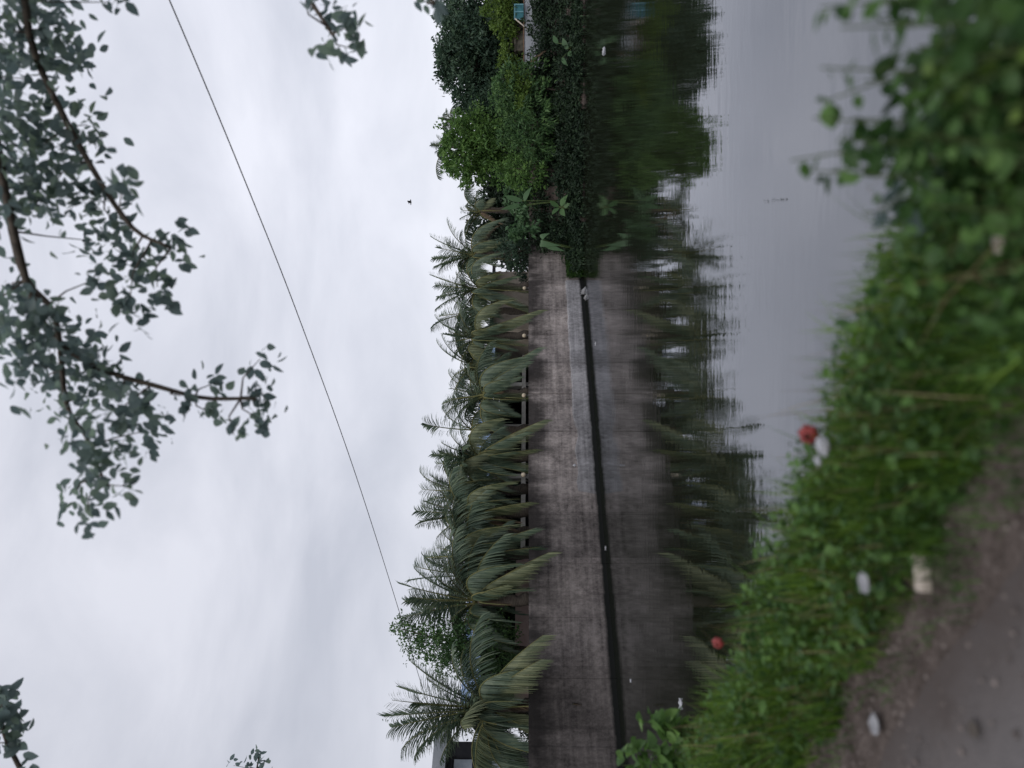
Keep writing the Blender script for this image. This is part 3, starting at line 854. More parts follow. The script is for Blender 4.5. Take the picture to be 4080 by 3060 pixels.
broad_plant("taro_plant", "taro plant with a star of big dark leaves left of the banana plant's shrubs", "plant", (2300, 828), 35.0,
            [(2236, 820, 2262, 776, 24, .03), (2246, 822, 2272, 812, 22, .02), (2236, 832, 2252, 862, 22, .02), (2226, 822, 2190, 800, 18, .03), (2226, 828, 2200, 855, 18, .03)], M['leaf_mid'], 2)
broad_plant("banana_plant", "banana plant with one long ragged leaf bending down near the end of the wall", "plant", (2300, 990), 35.2,
            [(2156, 965, 2235, 978, 26, .32), (2160, 955, 2190, 930, 22, .15), (2170, 972, 2250, 1000, 20, .1)], M['taro'], 3)
broad_plant("banana_plant", "banana plant with pale blades standing above the shrubs below the hazy palm", "plant", (2200, 800), 36.0,
            [(2080, 800, 2010, 780, 22, .02), (2085, 815, 1995, 835, 18, .02), (2085, 820, 2110, 870, 24, .05), (2090, 800, 2120, 745, 22, .06)], M['taro'], 4)

# dead grey frond over the grey wall
df_ = MB(); rb_ = MB()
rr = random.Random(8)
c0 = at(2118, 262, 36.6)
frond(df_, rb_, c0, at(2105, 235, 36.5), at(2165, 205, 36.4), rr, .4, 40, 1.0)
o = df_.build("dead_frond", M['frond_dead'], None, origin=tuple(c0))
tag(o, "grey dead palm frond lying curled over the low grey wall", "palm frond")
rb_.build("midrib", M['frond_dead'], o)

# ------------------------------------------------------------------ buildings
def wall_box(mb, t0, t1, w0, w1, z0, z1):
    M4 = Matrix.Translation(W0) @ Matrix.Rotation(math.atan2(WD.y, WD.x), 4, 'Z')
    mb.box((t0, w0, z0), (t1, w1, z1), M4)

pav = empty("pavilion", wall_pt(12, 4, 2.45), "low open pavilion with white posts and blue sheet roof behind the palms", "building")
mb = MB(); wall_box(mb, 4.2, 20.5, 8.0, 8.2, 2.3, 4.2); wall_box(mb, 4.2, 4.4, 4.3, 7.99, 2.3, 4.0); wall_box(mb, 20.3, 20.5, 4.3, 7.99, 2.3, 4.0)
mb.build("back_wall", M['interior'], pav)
mb = MB(); wall_box(mb, 4.2, 20.5, 4.0, 4.12, 2.62, 2.80)
mb.build("rail", M['white'], pav)
mb = MB(); wall_box(mb, 4.2, 20.5, 3.9, 4.1, 3.86, 4.08)
mb.build("beam", M['white'], pav)
for t in (4.5, 7.3, 10.2, 13.05, 15.9, 18.6, 20.2):
    mb = MB(); wall_box(mb, t - .12, t + .12, 4.13, 4.35, 2.4, 3.857)
    mb.build("post", M['white'], pav)
mb = MB()                           # corrugated roof sheet
nn = 340
Vr, Fr = [], []
for i in range(nn + 1):
    t = 3.9 + 17 * i / nn
    dz = .018 * math.sin(i * math.pi * .5)
    for (wv, z) in ((3.5, 4.12), (6.2, 4.95), (8.9, 4.12)):
        Vr.append(wall_pt(t, wv, z + dz)); Vr.append(wall_pt(t, wv, z + dz - .01))
    if i:
        o_ = 6 * (i - 1)
        Fr += [(o_, o_+6, o_+8, o_+2), (o_+2, o_+8, o_+10, o_+4), (o_+1, o_+3, o_+9, o_+7), (o_+3, o_+5, o_+11, o_+9)]
mb.add(Vr, Fr)
mb.build("roof", M['blue'], pav)

gb = empty("flat_roofed_building", wall_pt(-2, 5, 2.45), "dark building with a flat grey concrete roof slab at the far left", "building")
mb = MB(); wall_box(mb, -9, 2.6, 5.3, 11, 2.3, 5.2); mb.build("wall", M['dark_wall'], gb)
mb = MB(); wall_box(mb, -9.5, 3.1, 4.8, 11.5, 5.2, 5.62); mb.build("roof_slab", M['grey_slab'], gb)
for (t0, t1, z0, z1) in ((.9, 2.0, 4.35, 4.95), (-.9, .2, 4.35, 4.95), (.9, 2.0, 2.9, 3.7)):
    mb = MB(); wall_box(mb, t0 - .06, t1 + .06, 5.24, 5.298, z0 - .06, z1 + .06)
    f = mb.build("window", M['interior'], gb)
    mb = MB(); wall_box(mb, t0, t1, 5.22, 5.238, z0, z1)
    o = mb.build("pane", M['glass'], None); o.data.transform(Matrix.Translation(-gb.location)); o.parent = f

th = empty("tan_house", wall_pt(22.5, 3.5, 2.45), "small house with a plain tan plaster wall at the right end of the palms", "house")
mb = MB(); wall_box(mb, 21.3, 26, 3.0, 7, 2.3, 4.25); mb.build("wall", M['tan'], th)
mb = MB(); wall_box(mb, 21.0, 26.3, 2.7, 7.3, 4.253, 4.4); mb.build("roof", M['dark_wall'], th)

# low pink boundary wall with two gate posts, seen between the left palms
pw = empty("boundary_wall", wall_pt(6, 2.8, 2.42), "low pinkish plaster wall behind the left palms, with a grey corner post", "wall")
hg = MB(); rngh = np.random.default_rng(9)
crown(hg, [(wall_pt(t, 4.2, 2.45 + z), .75) for t in np.arange(2.4, 9.4, .7) for z in (.5, 1.3)], .1, .5, rngh, 1.0, clump_r=.28, fill=.3)
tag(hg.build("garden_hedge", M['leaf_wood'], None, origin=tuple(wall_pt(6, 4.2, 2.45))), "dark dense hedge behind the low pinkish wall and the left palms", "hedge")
mb = MB(); wall_box(mb, 3.0, 8.6, 2.8, 2.95, 2.3, 2.95); mb.build("wall_face", M['pink'], pw)
mb = MB(); wall_box(mb, 2.72, 2.97, 2.75, 3.0, 2.3, 3.1); mb.build("corner_post", M['grey_slab'], pw)

# right bank: low grey wall, frame, pole, brick pier
gw = empty("grey_wall", at(2130, 170, 38.3), "low smooth grey wall with a thin brown coping on the far right bank", "wall")
mb = MB(); p0, p1 = at(2140, 275, 38.3), at(2088, -40, 38.3)
mb.box((p0.x, 38.3, 1.7), (p1.x, 38.5, 2.70)); mb.build("wall_face", M['grey_slab'], gw)
mb = MB(); mb.box((p0.x - .05, 38.26, 2.702), (p1.x, 38.54, 2.76)); mb.build("coping", M['dryleaf'], gw)
a0, a1 = at(2078, 78, 38.1), at(2048, 20, 38.1)
tf = empty("turquoise_gate", (a0.x, 38.1, a0.z), "small turquoise panel gate with pale frame on the far right bank", "gate")
mb = MB(); mb.box((a0.x, 38.08, a0.z - .1), (a1.x, 38.1, a1.z)); mb.build("panel", M['turquoise'], tf)
mb = MB()
for xx in (a0.x, (a0.x + a1.x) / 2, a1.x): mb.box((xx - .03, 38.03, a0.z - .1), (xx + .03, 38.077, a1.z))
mb.box((a0.x + .031, 38.03, a1.z - .07), ((a0.x + a1.x) / 2 - .031, 38.077, a1.z - .004)); mb.box(((a0.x + a1.x) / 2 + .031, 38.03, a1.z - .07), (a1.x - .031, 38.077, a1.z - .004))
M['turq_light'] = noisy("turquoise_light", (.1,.24,.29), (.15,.32,.36), 4, .5)
mb.build("frame", M['turq_light'], tf)
mb = MB(); q0, q1 = at(2052, 74, 37.9), at(2102, 116, 37.9)
mb.tube([q0, q0.lerp(q1, .5), q1], [.035, .035, .04], 7)
tag(mb.build("slanted_pole", M['pale_wood'], None, True, origin=tuple(q1)), "thin pale pole leaning beside the turquoise gate", "pole")
mb = MB(); q0, q1 = at(2084, 205, 38.8), at(2056, 125, 38.8)
mb.box((q0.x, 38.7, 1.9), (q1.x, 39.1, q1.z)); mb.box((q0.x - .06, 38.64, q1.z + .002), (q1.x + .06, 39.16, q1.z + .1))
tag(mb.build("brick_pier", M['brick'], None, origin=(q0.x, 38.9, 2.0)), "squat grey-brown pier behind the low grey wall", "pier")

# ------------------------------------------------------------------ garden lamps on the wall top
def lamp(y, x, label, dark=False):
    t = wall_t(y, .15)
    b = wall_pt(t, .15, 2.49)
    root = empty("garden_lamp", b, label, "lamp", "globe lamps on the wall top")
    p = MB(); p.lathe([(.05, 0), (.05, .015), (.02, .03), (.02, .07), (.045, .085), (.045, .10)], 12, b); p.build("post", M['metal'], root, True)
    zc = .10 + .085; R_ = .085 if not dark else .1
    prof_ = [(max(.001, R_ * math.sin(math.pi * k / 12)), zc - R_ * math.cos(math.pi * k / 12)) for k in range(13)]
    gm = MB(); gm.lathe(prof_, 18, b); gm.build("globe", M['globe_dark'] if dark else M['globe'], root, True)
lamp(1148, 2094, "cream globe lamp on the wall under the rightmost wall palm")
lamp(1337, 2092, "cream globe lamp on the wall, second from the right end")
lamp(1575, 2094, "cream globe lamp in front of the white veranda post")
lamp(1892, 2092, "cream globe lamp by the widest drooping palm's yellowed tips")
lamp(2735, 2083, "dark globe lamp near the left end of the wall", True)

# ------------------------------------------------------------------ overhead wire
P = [at(-900, -2600, 5.5), at(60, -1100, 7.2), at(675, 0, 9.2)]
wpts = [(675, 0, 9.2), (1000, 780, 11.4), (1200, 1290, 13.6), (1420, 1900, 17.2), (1610, 2500, 22.5), (1738, 2930, 26.6), (1768, 3060, 28)]
pts = [at(*q) for q in wpts]
e0 = pts[0] - (pts[1] - pts[0]) * 1.6
e0.z = pts[0].z + .4
e1 = pts[-1] + (pts[-1] - pts[-2]) * 1.5
pts = [e0] + pts + [e1]
def catmull(p, n=10):
    o = []
    for i in range(1, len(p) - 2):
        for k in range(n):
            t = k / n
            o.append(.5 * ((2 * p[i]) + (p[i+1] - p[i-1]) * t + (2*p[i-1] - 5*p[i] + 4*p[i+1] - p[i+2]) * t*t + (3*p[i] - p[i-1] - 3*p[i+1] + p[i+2]) * t**3))
    o.append(p[-2]); return o
wp = [pts[0] - (pts[1] - pts[0])] + pts + [pts[-1] + (pts[-1] - pts[-2])]
mb = MB(); mb.tube(catmull(wp), .0085, 6)
tag(mb.build("overhead_wire", M['wire'], None, True), "single black wire sagging across the sky over the pond", "wire")

# bird in the sky
mb = MB(); c = at(1637, 807, 30)
mb.tube([c + Vector((-.1, 0, .0)), c, c + Vector((.09, 0, .01)), c + Vector((.13, 0, .015))], [.008, .03, .022, .004], 8)
body = mb.build("bird", M['bird'], None, True, origin=tuple(c)); tag(body, "tiny dark bird flying in the open sky", "bird")
for s in (-1, 1):
    mb = MB(); a = c + Vector((.02, 0, .02))
    V = [a + Vector((.05, 0, 0)), a + Vector((-.04, 0, 0)), a + Vector((-.02, s * .1, .09)), a + Vector((.03, s * .1, .1)), a + Vector((-.05, s * .22, .07))]
    V2 = [v + Vector((0, 0, .006)) for v in V]
    mb.add(V + V2, [(0,1,2,3), (3,2,4), (5,8,7,6), (8,9,7), (0,3,8,5), (1,6,7,2), (3,4,9,8), (2,7,9,4)])
    mb.build("wing", M['bird'], body)

# ------------------------------------------------------------------ litter
def scrap(x, y, Lpx, Wpx, label, ang=0, mat='litter', z=0.0, Y=None, name="floating_litter", cat="litter", group="white litter floating on the pond"):
    rng = random.Random(int(x * 7 + y))
    d = at(x, y, 1.0)
    if Y is None:
        Y = (H - z) / (H - d.z)
    c = at(x, y, Y)
    Lm, Wm = px(Lpx, Y), px(Wpx, Y)
    mb = MB(); n = 8; V, Fq = [], []
    for i in range(n + 1):
        t = i / n - .5
        wd = Wm * .5 * (1 - (2 * t) ** 2) ** .5 * rng.uniform(.75, 1.1) + .002
        p = Vector((math.cos(ang), math.sin(ang), 0)) * t * Lm; q = Vector((-math.sin(ang), math.cos(ang), 0)) * wd
        zz = .012 + .25 * Wm * (1 + math.sin(i * 1.7)) * .2
        for (qq, dz) in ((q, 0), (q * .2, zz), (-q, 0)):
            V.append(c + p + qq + Vector((0, 0, dz + .004)))
        if i:
            o = 3 * (i - 1); Fq += [(o, o+1, o+4, o+3), (o+1, o+2, o+5, o+4)]
    mb.add(V, Fq)
    return tag(mb.build(name, M[mat], None, True, origin=tuple(c)), label, cat, group)
scrap(2712, 2805, 44, 60, "white curled leaf-like litter floating nearest the bottom left bush", 0.15)
scrap(2328, 1165, 16, 150, "white floating litter beside the wall's ledge near the mossy clump", 0.2, Y=None)
scrap(2336, 1184, 9, 90, "tiny white fleck floating beside the mossy clump", 0.2)
scrap(2513, 2712, 14, 20, "tiny white fleck floating off the dark left part of the wall", .1)
scrap(2406, 205, 24, 60, "white floating litter off the taro plant at the far right", .1)
scrap(2413, 2184, 18, 24, "small white fleck floating at the foot of the dark middle wall", .1)
scrap(2373, 1370, 16, 22, "small white fleck floating below the second lamp from the right", .1)
t_ = wall_t(1853, -.1)
mb = MB(); c = wall_pt(t_, -.09, .79)
mb.lathe([(.01, 0), (.045, .02), (.055, .06), (.03, .1), (.012, .13)], 9, c)
tag(mb.build("scrap", M['litter'], None, True, origin=tuple(c)), "small pale scrap perched on the wall's ledge below the widest palm", "litter")

# things lying on the shoulder and road
def on_ground(x, y, z=1.0):
    d = at(x, y, 1.0); return at(x, y, (H - z) / (H - d.z))
c = on_ground(3690, 2275, 1.03)
mb = MB(); Mx = Matrix.Translation(c) @ Matrix.Rotation(math.radians(10), 4, 'Z')
mb.box((-.075, -.03, -.005), (.075, .03, .035), Mx)
o = mb.build("wood_block", M['pale_wood'], None, origin=tuple(c)); tag(o, "pale rectangular block lying on the dirt shoulder", "block")
bv = o.modifiers.new("bevel", 'BEVEL'); bv.width = .006; bv.segments = 2
def crumple(x, y, r, label, mat, z=1.03, name="litter", flat=.5):
    c = on_ground(x, y, z); rng = np.random.default_rng(int(x + y))
    mb = MB(); nr = 7; V, Fq = [], []
    for i in range(5):
        ph = math.pi * (i + .3) / 5.6
        for k in range(nr):
            th = 2 * math.pi * k / nr
            rr_ = r * rng.uniform(.7, 1.25)
            V.append(c + Vector((rr_ * math.sin(ph) * math.cos(th), rr_ * math.sin(ph) * math.sin(th), flat * r * (1 - math.cos(ph)) * .5 + .002)))
    for i in range(4):
        for k in range(nr): Fq.append((i*nr+k, i*nr+(k+1) % nr, (i+1)*nr+(k+1) % nr, (i+1)*nr+k))
    Fq.append(tuple(4*nr+k for k in range(nr)))
    mb.add(V, Fq)
    return tag(mb.build(name, M[mat], None, origin=tuple(c)), label, "litter")
crumple(3495, 2885, .045, "whitish crumpled scrap on the shoulder in the lower left corner of the scene", 'litter_dim', 1.02)
crumple(3455, 2320, .045, "white plastic scrap caught in the grass near the pale block", 'litter_dim', 1.22)
crumple(3990, 965, .03, "tan dry scrap among dark weeds close to the camera", 'pale_wood', 1.15)
crumple(3880, 2905, .03, "dark dried leaf lying on the asphalt", 'trunk', 1.03, "dry_leaf", .12)
crumple(3305, 1775, .04, "white plastic scrap hanging in the grass beside the red flower", 'litter', 1.34, flat=1.2)
crumple(3275, 1835, .022, "small white scrap in the grass just left of the red flower", 'litter', 1.34, flat=1.2)

# ------------------------------------------------------------------ verge: grass, weeds
rng = np.random.default_rng(77)
def vz(a): return np.interp(a, [1.5, 1.7, 2.15, 2.4, 2.8, 3.2, 3.6], [1.0, 1.03, 1.05, .95, .66, .32, 0])
RNn, REn = np.array(RN), np.array(RE)
def grass_mesh(n, amin, amax, bmin, bmax, hmin, hmax, wid, seed):
    rng = np.random.default_rng(seed)
    a = rng.uniform(amin, amax, n); b = rng.uniform(bmin, bmax, n)
    # tufts: pull blades towards tuft centres, keep the edge ragged
    ta = rng.uniform(amin, amax, 420); tb = rng.uniform(bmin, bmax, 420); th = rng.uniform(.5, 1.25, 420)
    idx = rng.integers(0, 420, n); k = rng.random(n) < .65
    a = np.where(k, ta[idx] + rng.normal(0, .05, n), a); b = np.where(k, tb[idx] + rng.normal(0, .07, n), b)
    hf = np.where(k, th[idx], .7)
    keep = (a > amin + .06 * np.sin(b * 4) + .05 * np.sin(b * 9.7)) & (a < 3.5)
    a, b, hf = a[keep], b[keep], hf[keep]; n = len(a)
    h = rng.uniform(hmin, hmax, n) * hf * np.interp(a, [1.6, 1.85, 2.4], [.4, .9, 1.1])
    P = RNn * a[:, None] + REn * b[:, None]; P[:, 2] = vz(a) - .02
    az = rng.uniform(0, 2 * np.pi, n)
    ln = np.stack([np.cos(az), np.sin(az), np.zeros(n)], 1) * (rng.random(n) ** 1.2 * .75)[:, None] + RNn * -.10
    sd = np.stack([-np.sin(az), np.cos(az), np.zeros(n)], 1) + rng.normal(0, .3, (n, 3))
    sd = unit(sd) * (wid * rng.uniform(.6, 1.4, n))[:, None]
    rows = []
    for t, wt in ((0, 1), (.4, .9), (.75, .6), (1, .06)):
        c = P + ln * (h * t ** 1.8)[:, None] + np.array([0, 0, 1]) * (h * (t - .32 * t * t * np.linalg.norm(ln, axis=1)))[:, None]
        rows += [c + sd * wt * .5, c - sd * wt * .5]
    V = np.stack(rows, 1).reshape(-1, 3)
    k0 = np.arange(n)[:, None] * 8
    Fq = np.concatenate([k0 + np.array([2*q, 2*q+1, 2*q+3, 2*q+2]) for q in range(3)])
    mb = MB(); mb.add_np(V, Fq); return mb
gm = grass_mesh(48000, 1.60, 3.1, 1.4, 9.5, .08, .42, .007, 1)
tag(gm.build("grass", M['grass']), kind="stuff")
gm = grass_mesh(16000, 1.40, 3.1, -1.2, 2.4, .12, .32, .006, 2)
tag(gm.build("dark_grass", M['weed']), kind="stuff")
gm = grass_mesh(3000, 1.46, 1.75, -.5, 9.5, .10, .30, .006, 12)
tag(gm.build("short_grass", M['weed']), kind="stuff")
wc = MB(); n = 21000
a = rng.uniform(1.66, 3.0, n); b = -1.3 + 10.3 * rng.random(n) ** 1.15
hp = .5 + .5 * np.sin(a * 7 + b * 3.1) * np.sin(b * 5.3 - a * 4)
P = RNn * a[:, None] + REn * b[:, None]; P[:, 2] = vz(a) + rng.uniform(.01, .40, n) * (.35 + .65 * hp) * np.interp(a, [1.6, 1.95], [.25, 1])
add_leaves(wc, P, rng.standard_normal((n, 3)) * np.array([1, 1, .4]) + np.array([-.2, -.3, 0]), rng.uniform(.022, .04, n) * (1 + 1.1 * rng.random(n) ** 2.5), .58, rng, True)
tag(wc.build("weeds", M['weed']), kind="stuff")

dg = grass_mesh(2600, 1.62, 2.6, -.5, 9.5, .15, .5, .005, 8)      # dry stalks among the green
M['straw'] = leaf_mat("straw", (.12,.095,.05), (.2,.16,.08), (.3,.25,.14), .2, .7, 2)
tag(dg.build("dry_grass", M['straw']), kind="stuff")

def weed(x, y, label, height=None, leaf=.085, mat='weed', seed=0, a=2.1, stems=3, spread=.18, name="leafy_weed", group="tall weeds on the verge"):
    """a tall weed whose top is seen at photo pixel (x, y); rooted on the verge"""
    rng = np.random.default_rng(seed + 300)
    s = ((3060 - y) - 1530) / F
    Y = a / (RN.x * s + RN.y)
    top = at(x, y, Y)
    gz = ground_z_near(a)
    base = Vector((top.x, top.y, gz - .02))
    root = empty(name, base, label, "plant", group)
    st, lf = MB(), MB()
    for k in range(stems):
        f = 1 if k == 0 else rng.uniform(.6, .95)
        tp = base + (top - base) * float(f) + (Vector((rng.normal(0, spread), rng.normal(0, spread), 0)) if k else Vector())
        md = base.lerp(tp, .5) + Vector((rng.normal(0, .03), rng.normal(0, .03), 0))
        q = [base + Vector((rng.normal(0, .02), rng.normal(0, .02), 0)), md, tp]
        st.tube(q, [.006, .0045, .0025], 5)
        nl = max(8, int((tp - base).length / .035))
        ts = rng.uniform(.25, 1.0, nl)
        Pp = np.array([tuple(q[0] * (1-t)**2 + (md * 2 - (q[0] + tp) * .5) * 2 * t * (1-t) + tp * t * t) for t in ts.tolist()])
        az = rng.uniform(0, 2*np.pi, nl)
        D = np.stack([np.cos(az), np.sin(az), rng.uniform(-.5, .35, nl)], 1)
        add_leaves(lf, Pp + unit(D) * .012, D, leaf * rng.uniform(.6, 1.2, nl) * (1.15 - .45 * ts), .72, rng, True, .25)
    st.build("stem", M['stem'], root)
    lf.build("leaves", M[mat], root)
    return root
weed(3270, 30, "tall weed at the right edge of the verge, topmost in the photo", seed=1, leaf=.09, stems=6)
weed(3350, 110, "broad dark weed beside the right-edge weed", seed=2, leaf=.1, a=1.95, stems=5)
weed(3270, 270, "pale-tipped weed standing alone between two gaps of grey water", seed=3, leaf=.08, stems=4, spread=.07)
weed(3240, 470, "upright weed right of the tallest weed on the verge", seed=4, leaf=.09, stems=4, spread=.09)
weed(3150, 640, "tallest thin weed reaching highest over the grey water", seed=5, leaf=.08, stems=2, spread=.05)
weed(3230, 680, "bushy weed at the foot of the tallest thin weed", seed=6, leaf=.09, stems=6, spread=.1)
weed(3350, 560, "dense weed low behind the bushy weeds", seed=7, leaf=.08, stems=6, a=2.0)
weed(3440, 850, "weed with one lone drooping blue-green leaf over the water", seed=8, leaf=.13, stems=1, mat='leaf_near')
weed(3400, 1380, "small round-leaved weed sticking up mid verge", seed=9, leaf=.06, stems=3, spread=.06)
weed(3330, 1560, "round-leaved weed left of the small mid-verge weed", seed=10, leaf=.06, stems=3, spread=.07)
weed(3480, 1120, "low leafy weed between the lone leaf and the mid verge", seed=11, leaf=.07, stems=4)
weed(3680, 250, "yellowing weed low in front of the tall weeds", seed=12, leaf=.06, stems=5, mat='leaf_yellow', a=1.8)
weed(3760, 560, "bright-leaved low weed near the dark dirt", seed=13, leaf=.07, stems=4, mat='leaf_bright', a=1.75)
weed(3700, 820, "dark low weed near the tan scrap", seed=14, leaf=.08, stems=5, a=1.8)
weed(3180, 1880, "leafy weed beside the red flower and white scraps", seed=15, leaf=.06, stems=4, spread=.07, mat='leaf_bright')
weed(3020, 2150, "tuft weed at the grass edge where grey water ends", seed=16, leaf=.06, stems=4, mat='leaf_bright')

# the shrub at the lower left, standing on the bank below the verge
def bank_shrub():
    rng = np.random.default_rng(91)
    Y = 6.6
    tops = [(2500, 2990), (2590, 2850), (2560, 2870), (2640, 2890), (2720, 2940), (2640, 3030), (2480, 3050), (2760, 3010), (2680, 3100), (2560, 3110), (2840, 3040), (2800, 2960)]
    base = at(2930, 3030, Y); base.z = .55
    root = empty("bank_shrub", base, "light green leafy shrub on the bank at the lower left, against dark water", "shrub")
    st, lf = MB(), MB()
    for i, (x, y) in enumerate(tops):
        tp = at(x, y, Y + rng.uniform(-.25, .25))
        md = base.lerp(tp, .55) + Vector((0, 0, .06))
        st.tube([base, md, tp], [.012, .008, .004], 5)
        nl = 52
        ts = rng.uniform(.35, 1.03, nl)
        Pp = np.array([tuple(base * (1-t)**2 + md * 2 * t * (1-t) + tp * t * t) for t in ts.tolist()]) + rng.normal(0, .035, (nl, 3))
        az = rng.uniform(0, 2*np.pi, nl)
        D = np.stack([np.cos(az), np.sin(az), rng.uniform(-.7, .2, nl)], 1)
        add_leaves(lf, Pp, D, rng.uniform(.08, .16, nl), .6, rng, True, .3)
    st.build("stem", M['stem'], root); lf.build("leaves", M['leaf_bright'], root)
bank_shrub()

# red flowers
def flower(x, y, label, r=.042, a=2.25):
    s = ((3060 - y) - 1530) / F
    Y = a / (RN.x * s + RN.y)
    c = at(x, y, Y)
    b = Vector((c.x + .03, c.y, ground_z_near(a) - .02))
    root = empty("red_flower", b, label, "flower", "red flowers on the verge")
    st = MB(); st.tube([b, b.lerp(c, .6) + Vector((.02, 0, 0)), c], [.006, .005, .004], 6); st.build("stem", M['stem'], root)
    pm = MB(); rng = random.Random(int(x))
    ax = Vector((-.25, -.75, .45)).normalized(); s1 = ax.cross(Vector((0, 0, 1))).normalized(); s2 = ax.cross(s1)
    for k in range(6):
        th = 2 * math.pi * k / 6 + rng.uniform(-.1, .1)
        d = s1 * math.cos(th) + s2 * math.sin(th); e = ax.cross(d)
        V, Fq = [], []
        for i, (t, wd, up_) in enumerate(((0, .2, 0), (.6, .95, .2), (.95, 1.15, .75), (.8, .8, 1.25), (.35, .4, 1.45))):
            q = c + d * r * t + ax * r * up_ * .9
            V += [q + e * r * wd * .55, q + ax * r * -.05, q - e * r * wd * .55]
            if i: o = 3 * (i - 1); Fq += [(o, o+3, o+4, o+1), (o+1, o+4, o+5, o+2)]
        pm.add(V, Fq)
    pm.build("petals", M['red'], root, True)
    cm = MB(); cm.tube([c, c + ax * r * .6, c + ax * r * 1.0], [.006, .005, .007], 6); cm.build("pistil", M['red'], root)
flower(3228, 1722, "round red flower above the grass against grey water, white scraps beside it", .042)
flower(2865, 2552, "small dark red flower at the grass edge against dark water", .034, 2.3)

# ------------------------------------------------------------------ trees beside the road whose branches reach into the picture
def near_tree(label, trunk_pts, limbs, clusters, Y, leaf, seed, n_per=16, mat='leaf_near', spreadY=.5, extra=None):
    rng = np.random.default_rng(seed)
    base = Vector(trunk_pts[0])
    root = empty("roadside_tree", base, label, "tree", "trees beside the road")
    tr = MB()
    n = len(trunk_pts)
    tr.tube(trunk_pts, [.17 - .09 * i / (n - 1) for i in range(n)], 10)
    tr.build("trunk", M['bark'], root, True)
    bm_ = MB(); nodes = []
    for L_ in limbs:
        pts = [Vector(trunk_pts[-1])] + [at(q[0], q[1], q[2] if len(q) > 2 else Y) for q in L_]
        rad = [.034 * (1 - i / len(pts)) + .005 for i in range(len(pts))]
        cp = catmull([pts[0] * 2 - pts[1]] + pts + [pts[-1] * 2 - pts[-2]], 5)
        bm_.tube(cp, list(np.interp(np.linspace(0, 1, len(cp)), np.linspace(0, 1, len(pts)), rad)), 6)
        nodes += cp
    lf = MB()
    nd = np.array([tuple(q) for q in nodes])
    for (x, y, r) in clusters:
        c = at(x, y, Y + rng.uniform(-spreadY, spreadY)); R_ = px(r, Y)
        j = int(np.argmin(np.linalg.norm(nd - np.array(c), axis=1)))
        s = nodes[j]
        bm_.tube([s, s.lerp(c, .5) + Vector((0, 0, .06)), c], [.009, .006, .003], 5)
        k = max(5, int(n_per * (r / 60) ** 2))
        P = np.array(c) + rng.standard_normal((k, 3)) * R_ * np.array([.55, .5, .5])
        D = rng.standard_normal((k, 3)) * np.array([1, 1, .6]) + np.array([-.2, 0, -.55])
        add_leaves(lf, P, D, leaf * rng.uniform(.65, 1.2, k), .62, rng, True, .2)
    for c, r, k in (extra or []):
        P = np.array(c) + rng.standard_normal((k, 3)) * r * np.array([.5, .5, .4])
        D = rng.standard_normal((k, 3)) + np.array([0, 0, -.5])
        add_leaves(lf, P, D, leaf * rng.uniform(.65, 1.2, k), .62, rng, True, .2)
        j = Vector(trunk_pts[-1]); bm_.tube([j, j.lerp(Vector(c), .6) + Vector((0, 0, .2)), Vector(c)], [.05, .03, .01], 6)
    bm_.build("branches", M['bark'], root, True)
    lf.build("leaves", M[mat], root)
    return root

S_ = 4080 / 2212
CL = [(20,60,90),(100,60,85),(60,170,95),(150,120,60),(30,280,85),(90,330,85),(60,420,85),(115,400,75),(190,270,45),(180,320,45),(265,400,38),(200,420,55),
      (255,490,52),(200,520,52),(300,575,60),(340,620,45),(280,660,52),(380,530,48),(215,600,45),(45,700,75),(100,680,55),(30,620,45),(60,780,75),(150,760,80),
      (200,800,75),(110,820,65),(230,850,45),(300,870,52),(165,900,48),(250,920,72),(320,930,48),(390,855,30),(175,980,45),(230,1000,52),(165,1060,45),(190,1105,42),
      (270,1050,26),(470,825,36),(460,895,32),(562,775,30),(550,855,45),(560,905,36),(505,940,22),(232,5,30),(700,30,42),(745,60,42),(705,110,30),(760,105,34),(660,2,20),(925,10,24),(945,0,24),
      (-40,150,90),(-60,400,90),(-50,700,80),(60,-60,90),(180,-80,60)]
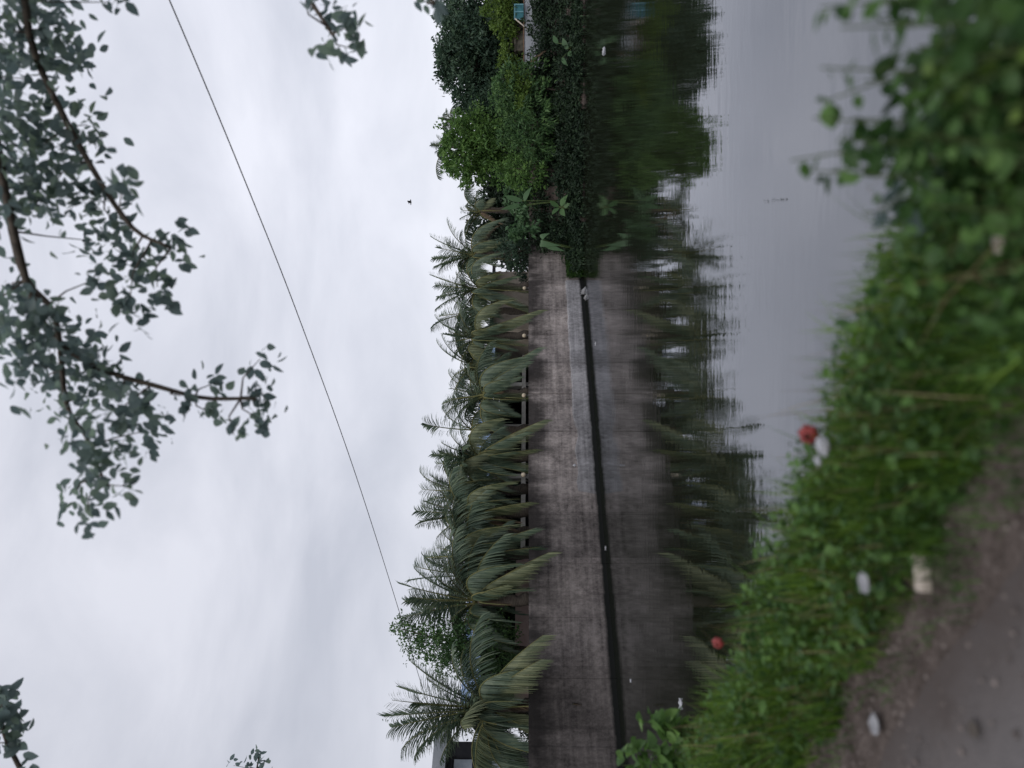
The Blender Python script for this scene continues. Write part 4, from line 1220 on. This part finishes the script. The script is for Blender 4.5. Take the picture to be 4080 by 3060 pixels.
near_tree("roadside tree leaning in from the right, leafy branches filling the top of the view",
          [(3.5, -.4, 1.0), (3.4, -.2, 2.6), (3.2, .3, 4.2), (2.9, 1.2, 5.6)],
          [[(-300, -500, 4.2), (-60, 300), (75, 1040), (217, 1256), (264, 1602), (345, 1745), (420, 1930)],
           [(-100, -500, 4.4), (150, 250), (480, 850), (680, 990)],
           [(-200, 200, 4.8), (180, 1300), (700, 1560), (1020, 1590)],
           [(700, -700, 4.4), (1150, -120), (1340, 160)], [(1200, -800, 4.4), (1640, -150), (1730, 20)]],
          [(x * S_, y * S_, r * S_) for x, y, r in CL], 5.6, .10, 61, 16,
          extra=[((3.2, 1.5, 6.4), 1.0, 140), ((3.9, .2, 6.6), 1.1, 160), ((2.6, 2.6, 6.6), .9, 120), ((4.2, -1.2, 5.9), 1.0, 120)])
near_tree("roadside tree outside the left edge, one leafy branch tip reaching in high up",
          [(-7.2, 9.6, .98), (-7.1, 9.5, 3.2), (-6.8, 9.2, 5.2), (-6.2, 8.8, 6.6)],
          [[(250, 3300), (30, 2960), (10, 2790)]],
          [(10, 2770, 45), (30, 2840, 55), (40, 2900, 50), (20, 2960, 50), (-20, 2880, 70), (60, 2950, 30), (-30, 2800, 60), (100, 3120, 70)], 7.6, .15, 62, 24,
          extra=[((-6.8, 9.4, 7.6), 1.0, 200), ((-7.8, 9.4, 7.0), 1.1, 220), ((-6.6, 8.2, 7.3), .9, 160)])
near_tree("tree beyond the left edge with one small dark tip showing above the dark building",
          [(-13.6, 16.0, .95), (-13.4, 16.1, 3.5), (-13.0, 16.3, 5.8), (-12.2, 16.6, 7.2)],
          [[(1120, 3350), (1030, 3110), (1030, 3020)]],
          [(1030, 3020, 30), (1050, 3045, 28), (990, 3050, 24), (930, 3050, 26), (1020, 2998, 16), (1045, 3090, 40), (960, 3110, 45)], 16.8, .14, 63, 46, spreadY=.2,
          extra=[((-12.6, 16.6, 8.2), 1.3, 500), ((-13.6, 16.2, 7.8), 1.4, 500), ((-11.6, 16.8, 7.6), .9, 250)])
